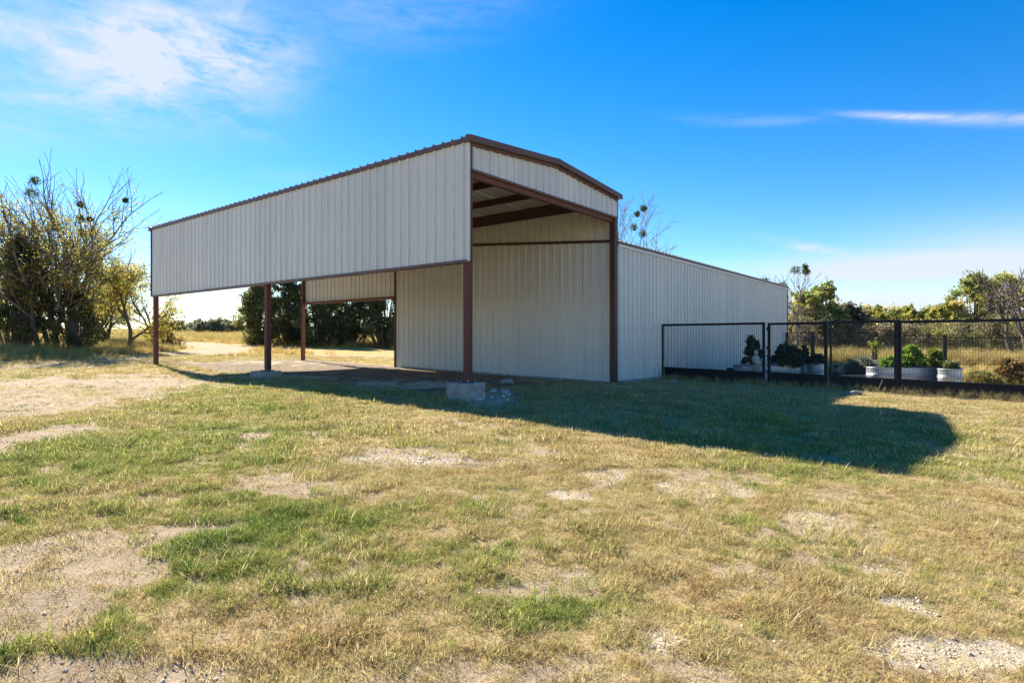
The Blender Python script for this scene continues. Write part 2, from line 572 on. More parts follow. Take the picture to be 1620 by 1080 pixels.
def make_ground():
    nx, ny = 520, 540
    tx = np.linspace(-1, 1, nx)
    xs = 3.2 * np.sinh(6.4 * tx)
    ty = np.linspace(-0.62, 1, ny)
    ys = 4.0 + 3.2 * np.sinh(6.4 * ty)
    X, Y = np.meshgrid(xs, ys)
    x, y = X.ravel(), Y.ravel()
    z = ground_z(x, y)
    m = masks(x, y)
    r = np.hypot(x, y)
    lump = (fbm(x, y, 0.6, 4, 33) - .5) * 0.07 + (fbm(x, y, 5.0, 3, 55) - .5) * 0.03
    fade = smooth(r, 60, 25)
    z = z + lump * fade - m['track'] * 0.05 - m['dirt'] * 0.012 * fade
    z = z + (fbm(x, y, 0.02, 3, 77) - 0.5) * 1.2 * smooth(r, 60, 200)
    idx = np.arange(nx * ny).reshape(ny, nx)
    f = np.stack([idx[:-1, :-1].ravel(), idx[:-1, 1:].ravel(), idx[1:, 1:].ravel(), idx[1:, :-1].ravel()], 1)
    me = mesh_from('ground', np.stack([x, y, z], 1), f, None, True)
    for nm, v in (('m_a', (m['dirt'], m['cal'], m['green'])), ('m_b', (m['field'], m['garden'], m['inb']))):
        a = me.attributes.new(nm, 'FLOAT_COLOR', 'POINT')
        c = np.ones((len(x), 4), np.float32)
        for i in range(3):
            c[:, i] = v[i]
        a.data.foreach_set('color', c.ravel())
    mat = bpy.data.materials.new('ground')
    mat.use_nodes = True
    nt = mat.node_tree
    N, L = nt.nodes, nt.links
    p = N['Principled BSDF']
    p.inputs['Roughness'].default_value = 0.95
    p.inputs['Specular IOR Level'].default_value = 0.1
    tc = N.new('ShaderNodeTexCoord')

    def attr(nm):
        a = N.new('ShaderNodeAttribute')
        a.attribute_name = nm
        s = N.new('ShaderNodeSeparateColor')
        L.new(a.outputs['Color'], s.inputs[0])
        return s.outputs

    def noise(scale, detail=6, rough=.6, loc=(0, 0, 0)):
        mp = N.new('ShaderNodeMapping')
        mp.inputs['Location'].default_value = loc
        L.new(tc.outputs['Object'], mp.inputs[0])
        n = N.new('ShaderNodeTexNoise')
        n.inputs['Scale'].default_value = scale
        n.inputs['Detail'].default_value = detail
        n.inputs['Roughness'].default_value = rough
        L.new(mp.outputs[0], n.inputs['Vector'])
        return n.outputs[0]

    def ramp(fac, c0, c1, p0=.3, p1=.7):
        r_ = N.new('ShaderNodeValToRGB')
        r_.color_ramp.elements[0].position = p0
        r_.color_ramp.elements[1].position = p1
        r_.color_ramp.elements[0].color = (*c0, 1)
        r_.color_ramp.elements[1].color = (*c1, 1)
        L.new(fac, r_.inputs[0])
        return r_.outputs[0]

    def mixc(fac, a, b):
        n = N.new('ShaderNodeMixRGB')
        L.new(fac, n.inputs[0])
        L.new(a, n.inputs[1])
        L.new(b, n.inputs[2])
        return n.outputs[0]

    def edge(mask, nz, amount=.5):
        n = N.new('ShaderNodeMath')
        n.operation = 'MULTIPLY_ADD'
        L.new(nz, n.inputs[0])
        n.inputs[1].default_value = amount
        n.inputs[2].default_value = -amount / 2
        a = N.new('ShaderNodeMath')
        a.operation = 'ADD'
        L.new(mask, a.inputs[0])
        L.new(n.outputs[0], a.inputs[1])
        mr = N.new('ShaderNodeMapRange')
        mr.inputs[1].default_value = .3
        mr.inputs[2].default_value = .7
        L.new(a.outputs[0], mr.inputs[0])
        return mr.outputs[0]
    A, B = attr('m_a'), attr('m_b')
    nf, nm_, nc = noise(45), noise(9, loc=(3, 1, 0)), noise(160, 4, .7)
    thatch = ramp(nf, (.24, .165, .075), (.54, .41, .20))
    greenc = ramp(nf, (.14, .14, .045), (.36, .34, .11))
    soil = ramp(nm_, (.30, .22, .14), (.50, .39, .26))
    soil = mixc(ramp(nc, (0, 0, 0), (.5, .5, .5), .35, .65), soil, ramp(nf, (.22, .15, .09), (.56, .45, .31)))
    soil = mixc(ramp(noise(1.1, 5, .6, (7, 2, 0)), (0, 0, 0), (.55, .55, .55), .45, .7), soil, ramp(nf, (.20, .13, .08), (.34, .25, .16)))
    cali = ramp(nc, (.38, .30, .20), (.68, .59, .45))
    fieldc = ramp(nm_, (.32, .22, .07), (.50, .36, .13))
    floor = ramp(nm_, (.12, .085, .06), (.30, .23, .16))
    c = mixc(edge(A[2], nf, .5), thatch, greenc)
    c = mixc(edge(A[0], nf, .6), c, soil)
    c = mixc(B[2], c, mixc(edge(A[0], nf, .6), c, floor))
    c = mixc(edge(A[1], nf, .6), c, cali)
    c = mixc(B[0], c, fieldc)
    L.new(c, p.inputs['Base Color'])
    bn = N.new('ShaderNodeBump')
    bn.inputs['Strength'].default_value = 0.9
    bn.inputs['Distance'].default_value = 0.03
    L.new(nf, bn.inputs['Height'])
    b2 = N.new('ShaderNodeBump')
    b2.inputs['Strength'].default_value = 0.7
    b2.inputs['Distance'].default_value = 0.012
    L.new(nc, b2.inputs['Height'])
    L.new(bn.outputs[0], b2.inputs['Normal'])
    L.new(b2.outputs[0], p.inputs['Normal'])
    me.materials.append(mat)
    o = obj('ground', me)
    tag(o, 'dry mown lawn with bare caliche patches running out to golden pasture', None, None, 'structure')
    return o


make_ground()

# ------------------------------------------------------------------ materials
M_PANEL = principled('painted_sheet', (.62, .605, .565), .30, 0, .05, 1.2, .05, 7.0, .5, (1, 1, .25))
M_ROOF = principled('roof_sheet', (.50, .48, .44), .4, 0, .06, 1.2)
M_TRIM = principled('brown_trim', (.115, .060, .044), .45, 0, .10, 2.0, spec=.35)
M_STEEL = principled('red_oxide_steel', (.130, .048, .034), .6, 0, .16, 5.0, .08, 40, .25)
M_DARKST = principled('brown_purlin', (.060, .026, .022), .55, 0, .12, 4.0)
M_WHITE = principled('pale_trim', (.62, .60, .58), .4, 0, .04, 2)
M_CONC = principled('footing_concrete', (.33, .30, .26), .9, 0, .28, 6.0, .5, 30, .2)
M_BLACK = principled('black_steel', (.008, .010, .015), .5, 0, .25, 4.0, .05, 30, .25)
M_WIRE = principled('black_wire', (.014, .015, .018), .5, 0, .15, 4.0)
M_GALV = principled('galvanised_steel', (.40, .42, .45), .45, .7, .14, 9.0, .05, 25)
M_SOIL = principled('potting_soil', (.06, .042, .03), .95, 0, .3, 20, .6, 60, .1)
M_STONE = principled('limestone', (.26, .225, .18), .9, 0, .22, 5, .6, 22, .2)
M_WOOD = principled('weathered_stick', (.30, .23, .15), .85, 0, .2, 14, .3, 60, .2)
M_BARK = principled('bark', (.15, .12, .095), .95, 0, .35, 6, .7, 25, .1, (1, 1, .3))
M_BARKG = principled('grey_bark', (.22, .19, .16), .95, 0, .3, 6, .6, 25, .1, (1, 1, .3))
M_LEAF = leaf_mat('leaf', .55, gloss=.02)
M_JUN = leaf_mat('juniper_leaf', .45, gloss=.02)
M_GRASS = leaf_mat('grass_blade', .42, 'INSTANCER', gloss=.0)


def blade_variation(m):
    # every blade its own tone, a few of them bleached straw
    nt = m.node_tree
    N, L = nt.nodes, nt.links
    src = next(n for n in N if n.type == 'ATTRIBUTE').outputs['Color']
    bl = N.new('ShaderNodeAttribute')
    bl.attribute_name = 'blade'
    mr = N.new('ShaderNodeMapRange')
    mr.inputs[3].default_value = .45
    mr.inputs[4].default_value = 1.45
    L.new(bl.outputs['Fac'], mr.inputs[0])
    sc = N.new('ShaderNodeVectorMath')
    sc.operation = 'SCALE'
    L.new(src, sc.inputs[0])
    L.new(mr.outputs[0], sc.inputs['Scale'])
    pick = N.new('ShaderNodeMath')
    pick.operation = 'GREATER_THAN'
    pick.inputs[1].default_value = .86
    L.new(bl.outputs['Fac'], pick.inputs[0])
    half = N.new('ShaderNodeMath')
    half.operation = 'MULTIPLY'
    half.inputs[1].default_value = .7
    L.new(pick.outputs[0], half.inputs[0])
    mx = N.new('ShaderNodeMixRGB')
    mx.inputs[2].default_value = (.62, .51, .28, 1)
    L.new(half.outputs[0], mx.inputs[0])
    L.new(sc.outputs[0], mx.inputs[1])
    for n in N:
        if n.type in ('BSDF_DIFFUSE', 'BSDF_TRANSLUCENT'):
            L.new(mx.outputs[0], n.inputs['Color'])


blade_variation(M_GRASS)

# ------------------------------------------------------------------ barn
BW, BL = 6.75, 17.1
EAVE, RIDGE = 5.98, 6.24
FB = 3.27                                   # lower edge of the side skirts
GB = 5.29                                   # lower edge of the gable skirt


def roof_z(b):
    return EAVE + (RIDGE - EAVE) * (1 - abs(b - BW / 2) / (BW / 2))


def profile(w, lip=0.0):
    """ribbed sheet: (across, proud) points, major rib every 0.3 m and two low stiffeners between"""
    pts = [(0, 0)]
    k = 0
    while True:
        c = 0.15 + 0.3 * k
        for dx, h in ((-.036, 0), (-.017, .044), (.017, .044), (.036, 0)):
            if 0 < c + dx < w:
                pts.append((c + dx, h))
        for off in (.105, .195):
            for dx, h in ((-.022, 0), (-.010, .007), (.010, .007), (.022, 0)):
                q = c + off + dx
                if 0 < q < w:
                    pts.append((q, h))
        k += 1
        if c > w + .3:
            break
    pts.sort()
    pts.append((w, 0))
    return pts


def sheet(name, w, zb, zt, mat=M_PANEL):
    """upright sheet, across +X, ribs toward -Y; zb and zt are numbers or functions of x"""
    fb = zb if callable(zb) else (lambda q: zb)
    ft = zt if callable(zt) else (lambda q: zt)
    P = profile(w + .014)
    v, f = [], []
    for (q, h) in P:
        v.append((q, -h, fb(q)))
        v.append((q, -h, ft(q)))
    for i in range(len(P) - 1):
        f.append((2 * i, 2 * i + 2, 2 * i + 3, 2 * i + 1))
    return mesh_from(name, v, f, mat)


def roof_sheet(name, w, run, rise, mat=M_ROOF):
    """roof sheet: across +Y, climbing along +X by `rise` over `run`, ribs up"""
    P = profile(w + .014)
    v, f = [], []
    for (q, h) in P:
        v.append((0, q, h))
        v.append((run, q, h + rise))
    for i in range(len(P) - 1):
        f.append((2 * i, 2 * i + 1, 2 * i + 3, 2 * i + 2))
    return mesh_from(name, v, f, mat)


barn = thing('metal_barn', 'tall pale ribbed metal hay barn with brown steel posts and attached low shed', 'barn',
             (P0[0], P0[1], 0), THETA)
jit = lambda i, a=.0015: ((i * 7919) % 5 - 2) * a


def side_panels(x, outward, s0, s1, zb, zt, fn=None):
    """row of 0.9 m sheets on a wall that runs along the barn"""
    n = int(math.ceil((s1 - s0) / 0.9 - 1e-6))
    shared = None
    for i in range(n):
        w = min(0.9, s1 - s0 - 0.9 * i)
        if outward < 0:                      # across runs toward -y
            y = s1 - 0.9 * i
            rot = -math.pi / 2
            g = (lambda y_: (lambda q: fn(y_ - q)))(y) if fn else zt
            lo = (lambda y_: (lambda q: zb(y_ - q)))(y) if callable(zb) else zb
        else:
            y = s0 + 0.9 * i
            rot = math.pi / 2
            g = (lambda y_: (lambda q: fn(y_ + q)))(y) if fn else zt
            lo = (lambda y_: (lambda q: zb(y_ + q)))(y) if callable(zb) else zb
        if fn or callable(zb) or w < .899:
            me = sheet('wall_panel', w, lo, g)
        else:
            shared = shared or sheet('wall_panel', w, lo, g)
            me = shared
        o = obj('wall_panel', me, barn, (x + (.002 if i % 2 else -.002), y, 0), (0, 0, rot))


def gable_panels(y, outward, zb, x0=0.0, x1=BW, top=None, off=.15):
    top = top or (lambda b: roof_z(b) - .13)
    n = int(math.ceil((x1 - x0) / 0.9 - 1e-6))
    shared = None
    for i in range(n):
        w = min(0.9, x1 - x0 - .9 * i)
        if outward < 0:
            x = x0 + .9 * i
            rot = 0
            g = (lambda x_: (lambda q: top(x_ + q)))(x)
        else:
            x = x1 - .9 * i
            rot = math.pi
            g = (lambda x_: (lambda q: top(x_ - q)))(x)
        # break the sheet at the ridge by letting the profile points follow the slope
        obj('wall_panel', sheet('wall_panel', w, zb, g), barn, (x, y + (.002 if i % 2 else -.002), 0), (0, 0, rot))


side_panels(0.0, -1, 0.0, BL, FB, EAVE - .055)
side_panels(BW, 1, 0.0, BL, FB, EAVE - .055)
gable_panels(0.0, -1, GB)
gable_panels(BL, 1, GB)

# roof sheets, ribs running from eave to ridge
OV = .06
slope_run = BW / 2 + OV
rs = roof_sheet('roof_panel', .9, slope_run, (RIDGE - EAVE) * slope_run / (BW / 2))
z0 = EAVE - (RIDGE - EAVE) * OV / (BW / 2)
for i in range(19):
    obj('roof_panel', rs, barn, (-OV, i * .9, z0 + (.002 if i % 2 else -.002)))
    obj('roof_panel', rs, barn, (BW + OV, i * .9 + .9, z0 + (.002 if i % 2 else -.002)), (0, 0, math.pi))
MB().add([(BW / 2 - .18, -.15, RIDGE + .025), (BW / 2, -.15, RIDGE + .045), (BW / 2 + .18, -.15, RIDGE + .025),
          (BW / 2 - .18, BL + .15, RIDGE + .025), (BW / 2, BL + .15, RIDGE + .045), (BW / 2 + .18, BL + .15, RIDGE + .025)],
         [(0, 1, 4, 3), (1, 2, 5, 4)]).build('ridge_cap', M_ROOF, barn)


def rake(y0, y1, name, below, above, x0, x1):
    """trim that follows one roof slope on a gable end"""
    za, zb_ = roof_z(x0), roof_z(x1)
    if x0 < 0:
        za = EAVE - .02
    if x1 > BW:
        zb_ = EAVE - .02
    mb = MB()
    v = []
    for (x, z) in ((x0, za), (x1, zb_)):
        v += [(x, y0, z - below), (x, y0, z + above * .5), (x, y0 + (y1 - y0) * .45, z + above), (x, y1, z + above), (x, y1, z - below)]
    f = [(i, (i + 1) % 5, 5 + (i + 1) % 5, 5 + i) for i in range(5)] + [(4, 3, 2, 1, 0), (5, 6, 7, 8, 9)]
    mb.add(v, f)
    return mb.build(name, M_TRIM, barn)


for (ya, yb) in ((-.17, .02), (BL - .02, BL + .17)):
    rake(ya, yb, 'rake_trim', .115, .055, -.085, BW / 2)
    rake(ya, yb, 'rake_trim', .115, .055, BW / 2, BW + .085)
for (ya, yb) in ((-.062, .012), (BL - .012, BL + .062)):
    rake(ya, yb, 'rake_closure', .19, -.118, .0, BW / 2)
    rake(ya, yb, 'rake_closure', .19, -.118, BW / 2, BW)
for x, sgn in ((0, -1), (BW, 1)):
    a, b_ = sorted((x + sgn * .012, x + sgn * .062))
    MB().box(a, b_, .0, BL, EAVE - .105, EAVE - .012).build('eave_trim', M_TRIM, barn)
    a, b_ = sorted((x - sgn * .02, x + sgn * .046))
    MB().box(a, b_, .0, BL, FB - .055, FB + .012).build('skirt_trim', M_TRIM, barn)
for y, sgn in ((0, -1), (BL, 1)):
    a, b_ = sorted((y - sgn * .02, y + sgn * .046))
    MB().box(.04, BW - .04, a, b_, GB - .045, GB + .012).build('skirt_trim', M_TRIM, barn)
# corner trims
MB().box(-.048, .0, -.052, -.004, FB - .02, EAVE - .11).build('corner_trim', M_WHITE, barn)
MB().box(.002, .075, -.050, -.004, GB - .04, EAVE - .15).build('corner_trim', M_TRIM, barn)
MB().box(-.049, .012, BL - .002, BL + .05, FB - .02, EAVE - .11).build('corner_trim', M_TRIM, barn)
MB().box(BW - .004, BW + .018, -.051, .0, GB - .04, EAVE - .17).build('corner_trim', M_TRIM, barn)
MB().box(BW - .012, BW + .05, BL - .001, BL + .05, FB - .02, EAVE - .11).build('corner_trim', M_TRIM, barn)


# frame
def post(x, y, zb, zt, w=.155, mat=M_STEEL, plate=True, lab=None):
    o = MB().box(x - w / 2, x + w / 2, y - w / 2, y + w / 2, zb, zt).build('post', mat, barn, .008)
    if plate:
        MB().box(x - .15, x + .15, y - .15, y + .15, zb - .004, zb + .018).build('base_plate', M_DARKST, o)
        for dx in (-.115, .115):
            for dy in (-.115, .115):
                MB().bar((x + dx, y + dy, zb + .016), (x + dx, y + dy, zb + .05), .014, 6).build('bolt', M_GALV, o)
    return o


PX = .095
wp = lambda b, s: gz(*to_world(b, s))
post(PX, .10, .565, GB + .4)
post(PX, 8.55, .55, FB + .3)
post(PX, 17.0, .50, FB + .3, plate=False)
post(BW - .10, 17.0, .46, FB + .3, plate=False)
post(BW - .085, .05, -.1, GB - .05, .19, M_DARKST, False)
for y in (.10, 8.55, 17.0):
    MB().box(.10, BW - .10, y - .05, y + .05, EAVE - .62, EAVE - .40).build('rafter_beam', M_STEEL, barn)
    for x in (.09, BW - .09):
        MB().box(x - .06, x + .06, y - .06, y + .06, (FB + .3 if x < 1 or y > 11 else EAVE - .75), EAVE - .2).build('column_stub', M_STEEL, barn)
MB().box(.02, .14, .2, BL - .1, FB - .05, FB + .14).build('header_beam', M_STEEL, barn)
MB().box(BW - .14, BW - .02, 10.3, BL - .1, FB - .02, FB + .05).build('header_beam', M_STEEL, barn)
MB().box(.05, BW - .05, .025, .125, GB - .17, GB + .03).build('header_beam', M_STEEL, barn)
MB().box(.05, BW - .05, BL - .125, BL - .025, GB - .17, GB + .03).build('header_beam', M_STEEL, barn)
for x in (.45, 2.05, 3.65, 5.15, 6.58):
    zt = roof_z(x) - .012
    if x > 6:
        MB().box(x - .04, x + .04, .13, BL - .13, zt - .36, zt - .13).build('eave_strut', M_DARKST, barn)
    # C-section purlin
    MB().prism([(x - .035, zt), (x + .035, zt), (x + .035, zt - .012), (x - .023, zt - .012), (x - .023, zt - .19), (x + .035, zt - .19), (x + .035, zt - .2), (x - .035, zt - .2)],
               'y', .13, BL - .13).build('purlin', M_DARKST, barn)
for z in (FB + .9, FB + 1.8):
    MB().box(.004, .06, .2, BL - .2, z, z + .12).build('girt', M_DARKST, barn)


def rough_block(x0, x1, y0, y1, z0, z1, seed, amp=.012):
    bm = bmesh.new()
    bmesh.ops.create_cube(bm, size=1)
    bmesh.ops.subdivide_edges(bm, edges=list(bm.edges), cuts=5, use_grid_fill=True)
    r = random.Random(seed)
    for v in bm.verts:
        p = v.co
        edge_ = sum(abs(abs(c) - .5) < 1e-4 for c in p)
        k = 1.0 if edge_ < 2 else .965
        v.co = Vector(((x0 + x1) / 2 + p.x * (x1 - x0) * k, (y0 + y1) / 2 + p.y * (y1 - y0) * k, (z0 + z1) / 2 + p.z * (z1 - z0)))
        v.co += Vector((r.uniform(-amp, amp), r.uniform(-amp, amp), r.uniform(-amp, amp) * .6))
        if p.z < -.2:
            v.co += Vector((p.x, p.y, 0)) * .10
    me = bpy.data.meshes.new('footing')
    bm.to_mesh(me)
    bm.free()
    me.materials.append(M_CONC)
    return me


obj('footing', rough_block(-.27, .36, -.20, .42, -.05, .563, 1), barn)
obj('footing', rough_block(-.30, .36, 8.20, 8.90, .1, .548, 2), barn)

# attached shed: low eave at the front, roof climbing 1 in 12 to the back
SW, SL = 20.2, 10.25
SE = 4.50                                   # eave height of the front wall
SX0, SX1 = BW + .02, BW + SW
sroof = lambda s: SE + .06 + .078 * s
fr_n = int(math.ceil(SW / .9 - 1e-6))
for i in range(fr_n):
    w = min(.9, SW - .9 * i)
    x = SX0 + .02 + .9 * i
    if i == 0 or w < .899:
        me = sheet('wall_panel', w - (.02 if w < .899 else 0), -.15, SE)
        if i == 0:
            shm = me
    else:
        me = shm
    obj('wall_panel', me, barn, (x, (.002 if i % 2 else -.002), 0))
# wall between shed and open bay, ribs toward the bay
side_panels(BW - .045, -1, .15, SL, lambda y: wp(BW, y) + .02, 0, lambda y: sroof(y) - .02)
side_panels(SX1, 1, .02, SL, -.2, 0, lambda y: sroof(y) - .02)
for i in range(fr_n):
    w = min(.9, SW - .9 * i)
    x = SX1 - .9 * i
    obj('wall_panel', sheet('wall_panel', w, -.2, sroof(SL) - .03), barn, (x, SL, 0), (0, 0, math.pi))
srm = roof_sheet('roof_panel', .9, SL + .2, .078 * (SL + .2))
for i in range(fr_n):
    w = min(.9, SW - .9 * i)
    m_ = srm if w > .899 else roof_sheet('roof_panel', w, SL + .2, .078 * (SL + .2))
    obj('roof_panel', m_, barn, (SX0 + .03 + .9 * i + w, -.1, SE + .055 - .0078), (0, 0, math.pi / 2))
MB().box(SX0 - .03, SX1 + .05, -.075, -.037, SE - .02, SE + .052).build('eave_trim', M_TRIM, barn)
MB().box(SX0 + .01, SX1, -.062, -.036, SE - .10, SE - .022).build('eave_closure', M_WHITE, barn)
MB().box(SX1 - .02, SX1 + .045, -.045, .03, -.2, SE - .02).build('corner_trim', M_TRIM, barn)
MB().box(BW - .085, BW + .02, SL - .02, SL + .08, wp(BW, SL) - .1, sroof(SL)).build('corner_trim', M_STEEL, barn)
v = []
for s_ in (.15, SL):
    z = sroof(s_)
    v += [(BW - .10, s_, z - .05), (BW - .04, s_, z - .05), (BW - .04, s_, z + .035), (BW - .10, s_, z + .035)]
MB().add(v, [(0, 1, 5, 4), (1, 2, 6, 5), (2, 3, 7, 6), (3, 0, 4, 7), (3, 2, 1, 0), (4, 5, 6, 7)]).build('roof_flashing', M_DARKST, barn)
obj('slab_edge', rough_block(BW - .24, BW - .03, .3, SL - .1, -.2, .21, 8, .02), barn).rotation_euler = (math.atan(.0205), 0, 0)
obj('slab_edge', rough_block(SX0 + .02, SX0 + 3.6, -.16, .10, -.2, wp(SX0 + 1, 0) + .07, 6, .03), barn)

# ------------------------------------------------------------------ stones and rubble
def stone(name, px, py, size, seed, label, mat=M_STONE, sink=.25, group=None, xy=None):
    x, y = xy or px2ground(px, py)
    bm = bmesh.new()
    bmesh.ops.create_icosphere(bm, subdivisions=3, radius=.5)
    r = random.Random(seed)
    ph = [r.uniform(0, 6) for _ in range(6)]
    planes = [(Vector((r.gauss(0, 1), r.gauss(0, 1), r.gauss(0, 1))).normalized(), r.uniform(.30, .42)) for _ in range(9)]
    for v in bm.verts:
        p = v.co.copy()
        for n, d in planes:
            e = p.dot(n) - d
            if e > 0:
                p -= n * e * .85
        p *= 1 + .05 * math.sin(9 * p.x + ph[0]) * math.sin(8 * p.y + ph[1]) + .03 * math.sin(21 * p.z + ph[2])
        v.co = Vector((p.x * size[0], p.y * size[1], p.z * size[2]))
    me = bpy.data.meshes.new(name)
    bm.to_mesh(me)
    bm.free()
    me.materials.append(mat)
    o = obj(name, me, None, (x, y, gz(x, y) + size[2] * (.42 - sink)), (r.uniform(-.1, .1), r.uniform(-.1, .1), r.uniform(0, 3)))
    return tag(o, label, 'rock', group)


stone('concrete_lump', 803, 607, (.60, .40, .26), 3, 'pale rough concrete lump lying against the wall of the open bay', M_CONC)
stone('limestone_rock', 1064, 606, (.36, .26, .20), 4, 'small limestone rock at the foot of the black fence by the shed')
stone('flat_stone', 1350, 624, (.62, .36, .16), 5, 'flat stone slab lying along the fence kickboard beside the gate', M_STONE)
M_RUB = principled('broken_concrete', (.50, .47, .42), .9, 0, .2, 9, .4, 40, .2)
for k in range(22):
    rr = random.Random(100 + k)
    pxx, pyy = rr.uniform(750, 806), rr.uniform(617, 638)
    s_ = rr.uniform(.07, .17)
    stone('rubble_piece', pxx, pyy, (s_, s_ * .8, s_ * .6), 200 + k, 'small broken concrete chunk scattered beside the big corner footing', M_RUB, .0, 'concrete rubble by the corner footing')

# ------------------------------------------------------------------ garden fence
FD = -D1                                    # runs toward the camera's right
FROT = math.atan2(FD[1], FD[0])
FTOP = 2.065


def fence_x(px):
    r = (px - 810) / F
    return (r * FENCE_A[1] - FENCE_A[0]) / (FD[0] - r * FD[1])


def wire_mesh(x0, x1, z0, z1, y, step=.062, t=.0026):
    mb = MB()
    n = max(2, int(round((x1 - x0) / step)))
    for i in range(1, n):
        x = x0 + (x1 - x0) * i / n
        mb.box(x - t, x + t, y - t * .6, y + t * .6, z0, z1)
    m = max(2, int(round((z1 - z0) / step)))
    for i in range(1, m):
        z = z0 + (z1 - z0) * i / m
        mb.box(x0, x1, y + t * .6, y + t * 1.8, z - t, z + t)
    return mb


def fence_frame(parent, x0, x1, zt, gfun, kick=.38, stile=.085, depth=.06, step=.062, rail=.075):
    g0, g1 = gfun(x0), gfun(x1)
    lo = min(g0, g1)
    kz0, kz1 = g0 + kick, g1 + kick
    MB().box(x0 + stile, x1 - stile, -depth / 2, depth / 2, zt - rail, zt).build('top_rail', M_BLACK, parent, .004)
    for x in (x0, x1 - stile):
        MB().box(x, x + stile, -depth / 2 - .002, depth / 2 + .002, gfun(x) - .08, zt + .001).build('fence_post', M_BLACK, parent, .004)
    mb = MB()
    a, b_ = x0 + stile, x1 - stile
    mb.add([(a, -.012, g0 - .12), (b_, -.012, g1 - .12), (b_, .012, g1 - .12), (a, .012, g0 - .12),
            (a, -.012, kz0 - .05), (b_, -.012, kz1 - .05), (b_, .012, kz1 - .05), (a, .012, kz0 - .05)],
           [(0, 3, 2, 1), (4, 5, 6, 7), (0, 1, 5, 4), (1, 2, 6, 5), (2, 3, 7, 6), (3, 0, 4, 7)])
    mb.build('kickboard', M_BLACK, parent)
    mb = MB()
    mb.add([(a, -depth / 2, kz0 - .05), (b_, -depth / 2, kz1 - .05), (b_, depth / 2, kz1 - .05), (a, depth / 2, kz0 - .05),
            (a, -depth / 2, kz0), (b_, -depth / 2, kz1), (b_, depth / 2, kz1), (a, depth / 2, kz0)],
           [(0, 3, 2, 1), (4, 5, 6, 7), (0, 1, 5, 4), (1, 2, 6, 5), (2, 3, 7, 6), (3, 0, 4, 7)])
    mb.build('bottom_rail', M_BLACK, parent)
    w = wire_mesh(a, b_, lo + kick - .02, zt - rail, 0, step).build('wire_mesh', M_WIRE, parent)
    w['kind'] = 'stuff'


fence = thing('garden_fence', 'black framed wire mesh fence with solid kickboards running out from the shed', 'fence', (FENCE_A[0], FENCE_A[1], 0), FROT)
fg = lambda q: gz(*(FENCE_A + FD * q)) + .02
f0 = fence_x(1046)
fence_frame(fence, f0, fence_x(1210.5), FTOP, fg)
fence_frame(fence, fence_x(1313), fence_x(1418), FTOP, fg, stile=.05)
xe = fence_x(1418)
MB().box(xe + .003, xe + .073, -.05, .05, fg(xe) - .2, FTOP + .02).build('fence_post', M_BLACK, fence, .005)
fence_frame(fence, xe + .076, xe + 4.6, FTOP - .02, fg, stile=.05)
MB().box(xe + 4.605, xe + 4.72, -.06, .06, fg(xe + 4.6) - .2, FTOP + .02).build('fence_post', M_BLACK, fence, .005)
gate = thing('garden_gate', 'narrow black framed mesh gate between two fence panels', 'gate', (FENCE_A[0], FENCE_A[1], 0), FROT)
ga, gb_ = fence_x(1214.5), fence_x(1309)
fence_frame(gate, ga, gb_, FTOP - .02, lambda q: fg(q) + .05, .34)
for z in (.45, 1.2, 1.80):
    MB().bar((ga - .012, -.03, z), (ga - .012, -.03, z + .11), .018, 8).build('hinge', M_BLACK, gate)
MB().bar((gb_ - .04, -.03, 1.08), (gb_ - .04, -.09, 1.08), .012, 8).bar((gb_ - .04, -.09, 1.08), (gb_ - .16, -.09, 1.08), .011, 8).build('latch_handle', M_BLACK, gate)
# drop rod beside the hinge side
MB().bar((ga - .028, -.01, fg(ga) - .05), (ga - .028, -.01, fg(ga) + 1.2), .009, 6).build('drop_rod', M_GALV, gate)

rear = thing('rear_fence', 'low stepped black mesh fence on the far side of the garden before the pasture', 'fence', (REAR_A[0], REAR_A[1], 0), math.atan2(-.05, 1))
rg = lambda q: gz(REAR_A[0] + q, REAR_A[1] - .05 * q) + .02


def rear_x(px):
    r = (px - 810) / F
    return (r * REAR_A[1] - REAR_A[0]) / (1 + .05 * r)


rear_cuts = [(1243, 1285, 1.93), (1286, 1384, 1.93), (1386, 1494, 1.77), (1496, 1640, 1.66), (1641, 1800, 1.58)]
for (pa, pb, top) in rear_cuts:
    fence_frame(rear, rear_x(pa), rear_x(pb), top, rg, .2, .07, .05, .075, .05)
for pxx, top in ((1285.5, 1.95), (1385, 1.95), (1495, 1.79), (1640.5, 1.68)):
    q = rear_x(pxx)
    MB().box(q - .09, q + .09, -.06, .06, rg(q) - .1, top).build('corner_post', M_BLACK, rear)


def stick(p, q, r, label):
    o = MB().bar(p, q, r, 7, r * .7).build('wooden_stake', M_WOOD)
    return tag(o, label, 'stake')


def on_fence(px, off, dz):
    q = fence_x(px)
    w = FENCE_A + FD * q - D2 * off
    return (w[0], w[1], gz(w[0], w[1]) + dz)


stick(on_fence(1057, .30, -.03), on_fence(1050.5, .045, .60), .016, 'pale stick leaning on the fence post beside the shed wall')
stick(on_fence(1389, .25, -.03), on_fence(1397, .05, .36), .013, 'short bleached stick leaning on the kickboard under the fence mesh')

# ------------------------------------------------------------------ planters
def stadium(L_, R, n=14):
    pts = []
    h = max(L_ / 2 - R, 0)
    for i in range(n + 1):
        t = -math.pi / 2 + math.pi * i / n
        pts.append((h + R * math.cos(t), R * math.sin(t), math.cos(t), math.sin(t)))
    for i in range(n + 1):
        t = math.pi / 2 + math.pi * i / n
        pts.append((-h + R * math.cos(t), R * math.sin(t), math.cos(t), math.sin(t)))
    return pts


